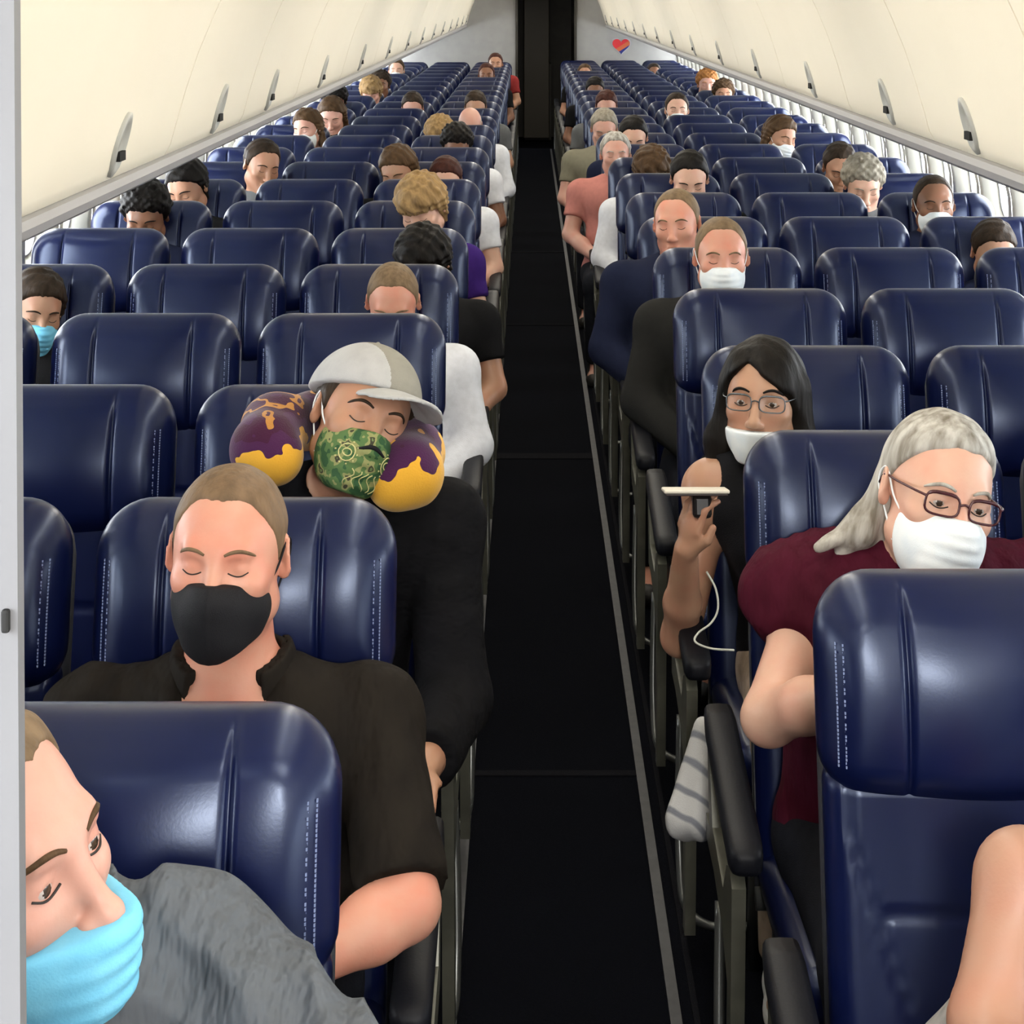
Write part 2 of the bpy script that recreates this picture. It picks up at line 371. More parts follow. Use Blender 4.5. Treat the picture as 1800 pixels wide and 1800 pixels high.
def build_arm():
    V = []; ys = [-.50, -.497, -.488, -.47, -.44, -.30, -.16, -.10, -.06]; sc = [.35, .7, .9, 1, 1, 1, 1, 1, .9]; n = 16
    for y, q in zip(ys, sc):
        zc = .655+(y+.1)*.14
        for k in range(n):
            a = 2*PI*k/n; c, s_ = math.cos(a), math.sin(a)
            V.append((.028*q*math.copysign(abs(c)**.5, c), y, zc+.024*q*math.copysign(abs(s_)**.55, s_)))
    Fq = [(i*n+k, i*n+(k+1) % n, (i+1)*n+(k+1) % n, (i+1)*n+k) for i in range(len(ys)-1) for k in range(n)]
    Fq += [tuple(reversed(range(n))), tuple((len(ys)-1)*n+k for k in range(n))]
    return orient(mesh_np('armrest', V, Fq, M['armpad']))
ARM = build_arm()
ARMPOST = orient(MB().box((0, -.085, .54), (.022, .07, .22)).box((0, -.10, .42), (.022, .30, .04)).mesh('arm_support', M['frame']))
def side_frame(sx):
    """end frame of the aisle seat: cream plate under the arm and slim front post; sx = direction of the aisle"""
    m = MB(); pts = [(-.455, .58), (-.49, .56), (-.475, .40), (-.455, .20), (-.44, .05), (-.40, .05), (-.405, .25), (-.42, .38), (-.35, .43), (-.14, .47), (-.10, .62), (-.14, .62), (-.19, .52), (-.36, .50), (-.41, .56)]
    n = len(pts)
    for x in (-.011, .011): m.v += [Vector((x, y, z)) for y, z in pts]
    m.f += [tuple(range(n)), tuple(reversed(range(n, 2*n)))]+[(i, (i+1) % n, n+(i+1) % n, n+i) for i in range(n)]
    return orient(m.mesh('side_frame', M['frame']))
SIDE = side_frame(1)
def bar(sx):
    p = smooth_path([(sx*.005, -.20, .40), (sx*.012, -.25, .25), (sx*.014, -.29, .14), (sx*.008, -.34, .065), (-sx*.03, -.385, .045), (-sx*.09, -.395, .045), (-sx*.30, -.395, .045)], 6)
    return MB().tube(p, .0095, 10).mesh('baggage_bar', M['tube'], True)
BAR = {-1: bar(-1), 1: bar(1)}
FLEG = MB().tube([(0, -.52, .40), (0, -.50, .2), (0, -.47, .0)], .016, 8).mesh('leg', M['tube'], True)
RLEG = MB().tube([(0, -.10, .40), (0, -.02, .2), (0, .03, .0)], .016, 8).mesh('leg', M['tube'], True)
BEAM = [MB().tube([(-.228, y, .385), (.228, y, .385)], .02, 10).mesh('beam', M['tube'], True) for y in (-.47, -.16)]
def build_stitch():
    m = MB(); hv = np.empty(len(HEAD.vertices)*3, np.float32); HEAD.vertices.foreach_get('co', hv); hv = hv.reshape(-1, 3)
    fr = hv[hv[:, 1] < (hv[:, 2]-1.15)*REC+.001]
    for s in (-1, 1):
        for off in (.022, .031):
            for i in range(60):
                z = .925+i*.0048
                if z > 1.075: break
                x = s*(.2325-off); d2 = (fr[:, 0]-x)**2+(fr[:, 2]-z)**2; q = np.argsort(d2)[:4]; wt = 1/(d2[q]+1e-7); y = (fr[q, 1]*wt).sum()/wt.sum()
                m.box((x, y-.0010, z), (.0018, .004, .0031))
    return m.mesh('stitching', M['stitch'])
STITCH = build_stitch()
TRAY = MB().box((0, .118, .80), (.36, .016, .24)).mesh('tray_table', M['shell'])
V = np.array([v[:] for v in [Vector(q.co) for q in TRAY.vertices]]); V = recline(V)
for i, v in enumerate(V): TRAY.vertices[i].co = v
SP = .505; XC = {'aisle': .527, 'middle': .527+SP, 'window': .527+2*SP}
ROWS = {-1: [2.04+.845*i for i in range(25)], 1: [2.52+.815*i for i in range(26)]}
SEATS = {}
def make_seat(side, pos, row, yt):
    where = 'left' if side < 0 else 'right'
    t = empty('passenger_seat', (CX+side*XC[pos], yt, 0), 'navy leather %s seat in the %s row from the front, %s of the aisle' % (pos, ORD[row], where), 'seat',
              'navy seats left of the aisle' if side < 0 else 'navy seats right of the aisle')
    link('headrest', HEAD, t); link('backrest', BACK, t); link('back_shell', SHELL, t); link('seat_cushion', CUSH, t); link('tray_table', TRAY, t)
    if row < 5: tag(link('stitching', STITCH, t), kind='stuff')
    ax = -side*(.282 if pos == 'aisle' else SP/2)
    a_ = link('armrest', ARM, t, (ax, 0, 0)); link('arm_support', ARMPOST, t, (ax, 0, 0))
    if pos != 'aisle': a_.scale.x = .68
    if pos == 'window': link('armrest', ARM, t, (side*.238, 0, 0)).scale.x = .6; link('arm_support', ARMPOST, t, (side*.238, 0, 0))
    if pos == 'aisle':
        link('side_frame', SIDE, t, (ax-side*.012, 0, 0)); link('baggage_bar', BAR[-side], t, (ax-side*.006, 0, 0))
    for me in (FLEG, RLEG): link('leg', me, t, (ax*.6, 0, 0))
    for me in BEAM: link('beam', me, t)
    SEATS[(side, pos, row)] = t
    return t
for side in (-1, 1):
    for row, yt in enumerate(ROWS[side]):
        if yt > 22.95: continue
        for pos in ('aisle', 'middle', 'window'): make_seat(side, pos, row, yt)
# ------------------------------------------------------------------ people: implicit surfaces meshed with surface nets
def rc(a, b, r1, r2, k=.02, op='add', cap=False): return dict(t='rc', a=np.array(a, float), b=np.array(b, float), r1=r1, r2=r2, k=k, op=op, cap=cap)
def el(c, r, k=.02, op='add', R=None): return dict(t='el', c=np.array(c, float), r=np.array(r, float), k=k, op=op, R=np.eye(3) if R is None else np.array(R, float))
def rotm(yaw=0, pitch=0, roll=0):
    return np.array(Euler((0, math.radians(roll), 0)).to_matrix() @ Euler((0, 0, math.radians(yaw))).to_matrix() @ Euler((math.radians(pitch), 0, 0)).to_matrix())
def xf(prims, R, T, s=1.0):
    out = []
    for p in prims:
        q = dict(p); q['k'] = p['k']*s
        if p['t'] == 'rc': q['a'] = R @ p['a']*s+T; q['b'] = R @ p['b']*s+T; q['r1'] = p['r1']*s; q['r2'] = p['r2']*s
        else: q['c'] = R @ p['c']*s+T; q['r'] = p['r']*s; q['R'] = R @ p['R']
        out.append(q)
    return out
def inflate(prims, d):
    out = []
    for p in prims:
        q = dict(p)
        if p['t'] == 'rc': q['r1'] = p['r1']+d; q['r2'] = p['r2']+d
        else: q['r'] = p['r']+d
        out.append(q)
    return out
def pd(p, X, Y, Z):
    if p['t'] == 'rc':
        a, b = p['a'], p['b']; ba = b-a; L2 = max(ba @ ba, 1e-9)
        x, y, z = X-a[0], Y-a[1], Z-a[2]
        t = np.clip((x*ba[0]+y*ba[1]+z*ba[2])/L2, 0, 1)
        d = np.sqrt((x-t*ba[0])**2+(y-t*ba[1])**2+(z-t*ba[2])**2)-(p['r1']+(p['r2']-p['r1'])*t)
        if p['cap']:
            u = ba/math.sqrt(L2); d = np.maximum(d, (X-b[0])*u[0]+(Y-b[1])*u[1]+(Z-b[2])*u[2])
        return d
    c, r, R = p['c'], p['r'], p['R']; x, y, z = X-c[0], Y-c[1], Z-c[2]
    lx = R[0, 0]*x+R[1, 0]*y+R[2, 0]*z; ly = R[0, 1]*x+R[1, 1]*y+R[2, 1]*z; lz = R[0, 2]*x+R[1, 2]*y+R[2, 2]*z
    k0 = np.sqrt((lx/r[0])**2+(ly/r[1])**2+(lz/r[2])**2)+1e-9
    k1 = np.sqrt((lx/r[0]**2)**2+(ly/r[1]**2)**2+(lz/r[2]**2)**2)+1e-9
    return k0*(k0-1)/k1
def bbox(p, m):
    if p['t'] == 'rc':
        r = max(p['r1'], p['r2'])+m; return np.minimum(p['a'], p['b'])-r, np.maximum(p['a'], p['b'])+r
    e = np.abs(p['R']) @ p['r']; return p['c']-e-m, p['c']+e+m
def comb(D, d, k, op):
    if op == 'sub':
        h = np.clip(.5-.5*(D+d)/k, 0, 1); return D+(-d-D)*h+k*h*(1-h)
    h = np.clip(.5+.5*(D-d)/k, 0, 1); return D+(d-D)*h-k*h*(1-h)
BIG = .12
class Field:
    def __init__(s, lo, hi, h, fine=()):
        s.ax = []
        for i in range(3):
            v = [lo[i]]
            while v[-1] < hi[i]:
                st = h
                for (fl_, fh, fs) in fine:
                    if fl_[i] <= v[-1] <= fh[i]: st = min(st, fs)
                v.append(v[-1]+st)
            s.ax.append(np.array(v))
        s.d = np.full([len(a) for a in s.ax], BIG, np.float32)
    def sl(s, lo, hi):
        return tuple(slice(max(0, int(np.searchsorted(a, l))-1), int(np.searchsorted(a, h))+1) for a, l, h in zip(s.ax, lo, hi))
    def g(s, q): return s.ax[0][q[0]][:, None, None], s.ax[1][q[1]][None, :, None], s.ax[2][q[2]][None, None, :]
    def add(s, prims):
        for p in prims:
            q = s.sl(*bbox(p, max(p['k'], .02)+.02))
            if min(s.d[q].shape) == 0: continue
            s.d[q] = comb(s.d[q], pd(p, *s.g(q)), p['k'], p['op'])
        return s
    def all(s): return s.g((slice(None),)*3)
    def mesh(s, smooth=1):
        d = s.d; ins = d < 0; nx, ny, nz = d.shape
        c = np.zeros((nx-1, ny-1, nz-1), np.int8)
        for i in (0, 1):
            for j in (0, 1):
                for k in (0, 1): c += ins[i:nx-1+i, j:ny-1+j, k:nz-1+k]
        act = (c > 0) & (c < 8); I = np.argwhere(act)
        idx = -np.ones(act.shape, np.int32); idx[act] = np.arange(len(I))
        acc = np.zeros((len(I), 3)); cnt = np.zeros(len(I))
        cor = [(i, j, k) for i in (0, 1) for j in (0, 1) for k in (0, 1)]
        val = {q: d[I[:, 0]+q[0], I[:, 1]+q[1], I[:, 2]+q[2]].astype(float) for q in cor}
        pos = {q: np.stack([s.ax[m_][I[:, m_]+q[m_]] for m_ in range(3)], -1) for q in cor}
        for q in cor:
            for m_ in range(3):
                if q[m_]: continue
                r = list(q); r[m_] = 1; r = tuple(r); a, b = val[q], val[r]
                x = (a < 0) != (b < 0); t = np.where(x, a/np.where(x, a-b, 1), 0)
                acc += np.where(x[:, None], pos[q]+(pos[r]-pos[q])*t[:, None], 0); cnt += x
        V = acc/np.maximum(cnt, 1)[:, None]
        Fs = []
        for m_ in range(3):
            o1, o2 = [(1, 2), (2, 0), (0, 1)][m_]
            sa = [slice(None)]*3; sb = [slice(None)]*3; sa[m_] = slice(0, d.shape[m_]-1); sb[m_] = slice(1, d.shape[m_])
            for o in (o1, o2): sa[o] = slice(1, d.shape[o]-1); sb[o] = slice(1, d.shape[o]-1)
            A, B = ins[tuple(sa)], ins[tuple(sb)]
            for flip, E in ((False, A & ~B), (True, ~A & B)):
                e = np.argwhere(E)
                if not len(e): continue
                e[:, o1] += 1; e[:, o2] += 1
                def cell(d1, d2):
                    f = e.copy(); f[:, o1] -= d1; f[:, o2] -= d2; return idx[f[:, 0], f[:, 1], f[:, 2]]
                Q = np.stack([cell(1, 1), cell(0, 1), cell(0, 0), cell(1, 0)], -1)
                Fs.append(Q[:, ::-1] if flip else Q)
        Fq = np.concatenate(Fs); Fq = Fq[(Fq >= 0).all(1)]
        for _ in range(smooth):                        # light smoothing
            sm = np.zeros_like(V); n = np.zeros(len(V))
            for a, b in ((0, 1), (1, 2), (2, 3), (3, 0)):
                np.add.at(sm, Fq[:, a], V[Fq[:, b]]); np.add.at(n, Fq[:, a], 1); np.add.at(sm, Fq[:, b], V[Fq[:, a]]); np.add.at(n, Fq[:, b], 1)
            V = V+.5*(sm/np.maximum(n, 1)[:, None]-V)
        return V, Fq
WV = [(rng.normal(size=3), rng.uniform(0, 6.28)) for _ in range(7)]
def folds(X, Y, Z, f=30, amp=.003, st=(1, 1, .35)):
    n = 0
    for i, (k, ph) in enumerate(WV):
        q = k/np.linalg.norm(k)*f*(.6+.25*i); n = n+np.sin(q[0]*st[0]*X+q[1]*st[1]*Y+q[2]*st[2]*Z+ph+1.3*np.sin(9*X+7*Z+i))/(1+.3*i)
    return amp*n/2.2

# ---- the head, local frame: face towards -Y, origin between the ears
def head_prims(eyes='closed', jaw=1.0, female=False):
    P = [el((0, .012, .030), (.076, .098, .087), .02), el((0, -.025, -.032), (.063*jaw, .068, .086), .035)]
    for s in (-1, 1):
        P.append(rc((s*.048*jaw, -.005, -.066), (s*.012, -.070, -.104), .022, .019, .03))
        P.append(el((s*.043, -.060, -.028), (.021, .022, .018), .022))
    P.append(el((0, -.082, -.108), (.018, .014, .013), .018))
    if not female: P.append(rc((-.032, -.079, .020), (.032, -.079, .020), .011, .011, .02))
    else: P.append(rc((-.03, -.078, .020), (.03, -.078, .020), .008, .008, .02))
    for s in (-1, 1):
        P.append(el((s*.032, -.099, -.003), (.018, .014, .012), .014, 'sub'))
        P.append(el((s*.032, -.0725, -.003), (.0150, .0150, .0140), .005))
        if eyes == 'open': P.append(el((s*.032, -.090, -.0055), (.0125, .010, .0034), .003, 'sub'))
    P.append(rc((0, -.086, .010), (0, -.111, -.040), .0075, .0105, .014)); P.append(el((0, -.113, -.043), (.0125, .012, .011), .008))
    for s in (-1, 1): P.append(el((s*.0125, -.102, -.047), (.0085, .010, .0080), .007))
    P.append(el((0, -.090, -.0715), (.024, .011, .0055), .006)); P.append(el((0, -.088, -.0825), (.021, .011, .0062), .006))
    P.append(rc((-.023, -.099, -.077), (.023, -.099, -.077), .0016, .0016, .004, 'sub'))
    for s in (-1, 1):
        Re = np.array(Euler((math.radians(-12), 0, math.radians(s*28))).to_matrix())
        P.append(el((s*.081, .014, -.004), (.0075, .0195, .031), .006, R=Re)); P.append(el((s*.0785, .010, -.024), (.006, .010, .012), .006))
        P.append(el((s*.0895, .008, -.001), (.005, .010, .017), .004, 'sub', R=Re))
    return P
def evalp(prims, X, Y, Z):
    X, Y, Z = np.broadcast_arrays(np.asarray(X, float), np.asarray(Y, float), np.asarray(Z, float))
    D = np.full(X.shape, BIG)
    for p in prims: D = comb(D, pd(p, X, Y, Z), p['k'], p['op'])
    return D
def front(prims, x, z, y0=-.2):
    """first surface hit going in +Y"""
    y = y0
    for _ in range(60):
        d = float(evalp(prims, x, y, z))
        if d < .0003: break
        y += max(d*.8, .0004)
        if y > .1: break
    return y
SKULL = head_prims()[:7]                               # without features and ears
def cranium(X, Y, Z): return evalp(SKULL, X, Y, Z)
def local_field(lo, hi, h, fn, smooth=1):
    f = Field(lo, hi, h); f.d = fn(*f.all()).astype(np.float32)*np.ones(f.d.shape, np.float32); return f.mesh(smooth)
def smax(a, b, k): h = np.clip(.5-.5*(b-a)/k, 0, 1); return b+(a-b)*h+k*h*(1-h)
def smin(a, b, k): h = np.clip(.5+.5*(b-a)/k, 0, 1); return b+(a-b)*h-k*h*(1-h)
HL, HH = (-.115, -.13, -.22), (.115, .16, .16)
def hairline(Y, X, rec=0.0, low=-.07):
    zl = np.interp(Y, [-.12, -.09, -.06, -.03, -.012, .02, .05, .10], [.078, .072, .055, .030, -.012, -.006, -.04, low])
    return zl+rec*np.exp(-((Y+.075)/.03)**2)*(.55+.9*np.exp(-((np.abs(X)-.038)/.018)**2))
def hair_fn(style, t=.009, rec=0.0, up=0.0):
    def f(X, Y, Z):
        c = cranium(X, Y, Z); st = .0012*np.sin(90*X+14*np.sin(20*Z))+.001*np.sin(150*Y+30*Z+40*X)
        rag = (.0012 if t < .006 else .002)*(np.sin(210*X+50*Y+2*np.sin(90*X))+.8*np.sin(430*X-90*Y+60*Z))
        if style == 'fringe':                          # bald on top: hair only round the sides and back
            zl = hairline(Y, X); top = Z-(.040+.03*np.clip(Y*10, -1, 1)); reg = np.maximum(zl-Z, np.maximum(top, -Y-.01))+rag; return smax(c-np.clip(-reg/.02, 0, 1)*.004-.0012, reg, .004)
        zl = hairline(Y, X, rec)+up*np.clip(-Y/.06, 0, 1)+rag
        grow = np.sqrt(np.clip((Z-zl)/.05, 0, 1))
        if style == 'short': return smax(c-.0012-t*grow+st*(.3 if t < .006 else 1.2)*grow, (zl-Z)*.8, .004)
        d = smax(c-t*1.3+st*2, (zl-Z)*.8, .02)
        if style in ('long', 'bun', 'pony'):
            zz = np.interp(Y, [-.12, -.07, -.03, 0, .03], [.085, .066, .03, -.02, -.1])+rag
            d = smax(c-.003-.012*np.sqrt(np.clip((Z-zz)/.05, 0, 1))+st*2, (zz-Z)*.8, .006)
        if style == 'long':
            for s in (-1, 1):
                d = smin(d, pd(rc((s*.070, .025, .03), (s*.088, .02, -.10), .024, .022, 0), X, Y, Z)+st*2, .03)
                d = smin(d, pd(rc((s*.088, .02, -.10), (s*.094, .0, -.205), .022, .012, 0), X, Y, Z)+st*2, .025)
            d = smin(d, pd(rc((0, .075, .0), (0, .075, -.18), .06, .05, 0), X, Y, Z)+st*2, .04)
        if style == 'bun': d = smin(d, pd(el((.01, .035, .125), (.036, .036, .030)), X, Y, Z)+st*2.5, .012)
        if style == 'pony': d = smin(d, pd(rc((0, .10, .03), (0, .125, -.12), .03, .014, 0), X, Y, Z)+st*2, .02)
        if style == 'curly': d = smax(c-.004-.022*grow+.006*np.sin(95*X+1)*np.sin(90*Y)*np.sin(100*Z+2)+.004*np.sin(180*X)*np.sin(170*Z+60*Y), (zl-.01-Z)*.8, .012)
        if style == 'tousled':                         # hair falling over the forehead, head seen from above
            zz = np.interp(Y, [-.12, -.07, -.03, 0, .03], [.02, .02, .0, -.04, -.1])+rag*3
            d = smax(c-.004-.020*np.sqrt(np.clip((Z-zz)/.05, 0, 1))+st*3+.004*np.sin(95*X+1)*np.sin(70*Y)*np.sin(60*Z), (zz-Z)*.8, .008)
        return d
    return f
def mk_hair(style, mat, h=.004, **kw):
    V, Q = local_field(HL, (.13, .18, .19), h, hair_fn(style, **kw), 1); return mesh_np('hair', V, Q, mat)
MASKP = [el((0, -.030, -.062), (.066, .078, .072), .01), rc((0, -.090, -.012), (0, -.112, -.045), .012, .016, .03), el((0, -.095, -.075), (.03, .022, .04), .03), el((0, -.075, -.112), (.028, .022, .02), .03)]
def mask_fn(kind):
    def f(X, Y, Z):
        d = evalp(MASKP, X, Y, Z)-.0045
        top = -.019-.13*np.abs(X)-np.clip(np.abs(X)-.045, 0, 1)*.2 if kind not in ('low', 'nose') else (-.060-.0*np.abs(X) if kind == 'low' else -.043-.10*np.abs(X))
        bot = -.128+.35*np.clip(np.abs(X)-.028, 0, 1)
        side = np.where(Z > -.07, .012, .0)
        if kind in ('surgical', 'nose'):
            d = d+.0016*np.sin((Z+.07)*330)*np.clip(1-np.abs(X)/.06, 0, 1)
        if kind == 'cloth':
            d = d-.002*np.exp(-(X/.003)**2)+.0010*np.sin(60*X+90*Z)
            bot = -.131+.55*np.clip(np.abs(X)-.012, 0, 1)
        d = smax(d, Z-top, .004); d = smax(d, bot-Z, .004)
        return smax(d, Y+.022-(.004 if kind == 'cloth' else 0), .006)
    return f
def mk_mask(kind, mat, h=.0032):
    V, Q = local_field((-.085, -.15, -.15), (.085, .03, .02), h, mask_fn(kind), 1); return mesh_np('face_mask', V, Q, mat)
def mk_straps(mat, dz=0):
    out = []
    for s in (-1, 1):
        m = MB()
        m.tube(smooth_path([(s*.064, -.030, -.036+dz), (s*.0745, -.012, -.015+dz*.5), (s*.083, .010, .020), (s*.085, .028, .012), (s*.083, .030, -.010), (s*.077, .014, -.033), (s*.066, -.022, -.080)], 6), .0016, 6)
        out.append(m.mesh('mask_strap', mat, True))
    return out
HEADC = head_prims('closed')
def brow_mesh(mat, r=.0031, female=False):
    out = []
    for s in (-1, 1):
        pts = []
        for x, z in ((.014, .0175), (.024, .022), (.036, .0235), (.047, .019), (.053, .013)):
            pts.append((s*x, front(HEADC, s*x, z)+.0008, z))
        n = 5; P_ = smooth_path(pts, n); L = len(P_)
        out.append(MB().tube(P_, [r*(.45+.8*math.sin(PI*min(1, (i+2)/(L+1)))**.7)*.8 for i in range(L)], 6).mesh('eyebrow', mat, True))
    return out
def lash_mesh(mat):
    out = []
    for s in (-1, 1):
        pts = []
        for x, z in ((.0185, -.0075), (.025, -.0105), (.032, -.0118), (.039, -.0105), (.046, -.0065)):
            pts.append((s*x, front(HEADC, s*x, z)-.0002, z))
        out.append(MB().tube(smooth_path(pts, 4), .0011, 6).mesh('eyelashes', mat, True))
    return out
M['eye_white'] = new_mat('eye_white', (.45, .40, .37), .3); M['iris'] = new_mat('iris', (.04, .025, .015), .15)
def eye_meshes():
    out = []
    for s in (-1, 1):
        V, Q = local_field((s*.032-.018, -.09, -.022), (s*.032+.018, -.055, .016), .0018, lambda X, Y, Z: np.sqrt((X-s*.032)**2+(Y+.0725)**2+(Z+.004)**2)-.0138, 0)
        e = mesh_np('eyeball', V, Q, [M['eye_white'], M['iris']])
        for p in e.polygons:
            c = p.center
            if (c.x-s*.032)**2+(c.z+.0055)**2 < .0052**2 and c.y < -.0725: p.material_index = 1
        out.append(e)
    return out
def skin(name, col, red):
    return new_mat(name, col, .42, spec=.35, noise=(16, red, .38, .75), bump=(220, .12, .0015))
SK = {'ruddy': skin('skin_ruddy', (.57, .285, .20), (.60, .22, .15)), 'fair': skin('skin_fair', (.62, .38, .28), (.62, .32, .235)), 'tan': skin('skin_tan', (.40, .215, .135), (.42, .19, .12)),
      'olive': skin('skin_olive', (.42, .24, .155), (.42, .20, .13)), 'brown': skin('skin_brown', (.20, .095, .055), (.22, .09, .05)), 'pink': skin('skin_pink', (.56, .32, .25), (.56, .26, .20))}
def cloth(name, col, col2=None, rough=.85, sc=40, b=(500, .35, .003)):
    return new_mat(name, col, rough, spec=.08, noise=(sc, col2 or tuple(c*.75 for c in col), .4, .7), bump=b)
def hairmat(name, col, col2): 
    m = new_mat(name, col, .55, spec=.14, noise=(60, col2, .35, .7), bump=(110, .6, .004), stretch=(1.0, 1.0, .16)); return m
HM = {'greybrown': hairmat('hair_greybrown', (.20, .135, .078), (.12, .08, .045)), 'buzz': hairmat('hair_buzz', (.18, .115, .066), (.115, .075, .043)), 'grey': hairmat('hair_grey', (.50, .47, .40), (.30, .27, .21)), 'black': hairmat('hair_black', (.0045, .0036, .0032), (.009, .0065, .005)),
      'dark': hairmat('hair_dark', (.022, .014, .009), (.04, .025, .015)), 'brown': hairmat('hair_brown', (.085, .047, .022), (.05, .028, .014)), 'blonde': hairmat('hair_blonde', (.33, .21, .09), (.18, .11, .05)),
      'ginger': hairmat('hair_ginger', (.40, .17, .05), (.25, .10, .03)), 'redbrown': hairmat('hair_redbrown', (.06, .018, .012), (.03, .01, .008)), 'silver': hairmat('hair_silver', (.48, .46, .42), (.17, .15, .12)), 'ash': hairmat('hair_ash', (.30, .27, .22), (.17, .15, .11))}
LASH = new_mat('lash', (.012, .008, .006), .6)

def hand_prims(w, d, n, s, sc=1.0, curl=.5):
    """w wrist, d pointing direction, n palm normal (out of the back of the hand is -n), s = thumb side +-1 along cross(d, n)"""
    w = np.array(w, float); d = np.array(d, float); d /= np.linalg.norm(d); n = np.array(n, float); n -= d*(n @ d); n /= np.linalg.norm(n); t = np.cross(d, n)*s
    P = [el(w+d*.045*sc, (.024*sc, .046*sc, .015*sc), .012, R=np.stack([t, d, n], -1)), el(w+d*.07*sc, (.037*sc, .03*sc, .0135*sc), .012, R=np.stack([t, d, n], -1))]
    for i, (o, L) in enumerate(((.030, .070), (.010, .080), (-.010, .075), (-.029, .058))):
        b = w+d*.088*sc+t*o*sc; a1 = curl*.6; dd = d*math.cos(a1)+n*math.sin(a1); m1 = b+dd*L*.45*sc
        a2 = curl*1.5; d2 = d*math.cos(a2)+n*math.sin(a2); m2 = m1+d2*L*.32*sc; a3 = curl*2.1; d3 = d*math.cos(a3)+n*math.sin(a3); m3 = m2+d3*L*.25*sc
        P += [rc(b-d*.02*sc, m1, .0092*sc, .0085*sc, .004), rc(m1, m2, .0085*sc, .0078*sc, .003), rc(m2, m3, .0078*sc, .0066*sc, .003)]
    b = w+d*.03*sc+t*.024*sc; m1 = b+(d*.7+t*.6+n*.3)*.042*sc; m2 = m1+(d*.95+t*.1+n*.3)*.03*sc
    P += [rc(w+d*.02*sc+t*.012*sc, m1, .0135*sc, .0105*sc, .01), rc(m1, m2, .0105*sc, .0085*sc, .004)]
    return P
def foot(an, toe, r=.04): return [rc(an, toe, r*.95, r*.8, .02), el(np.array(toe)*.75+np.array(an)*.25, (.045, .06, .03), .02)]

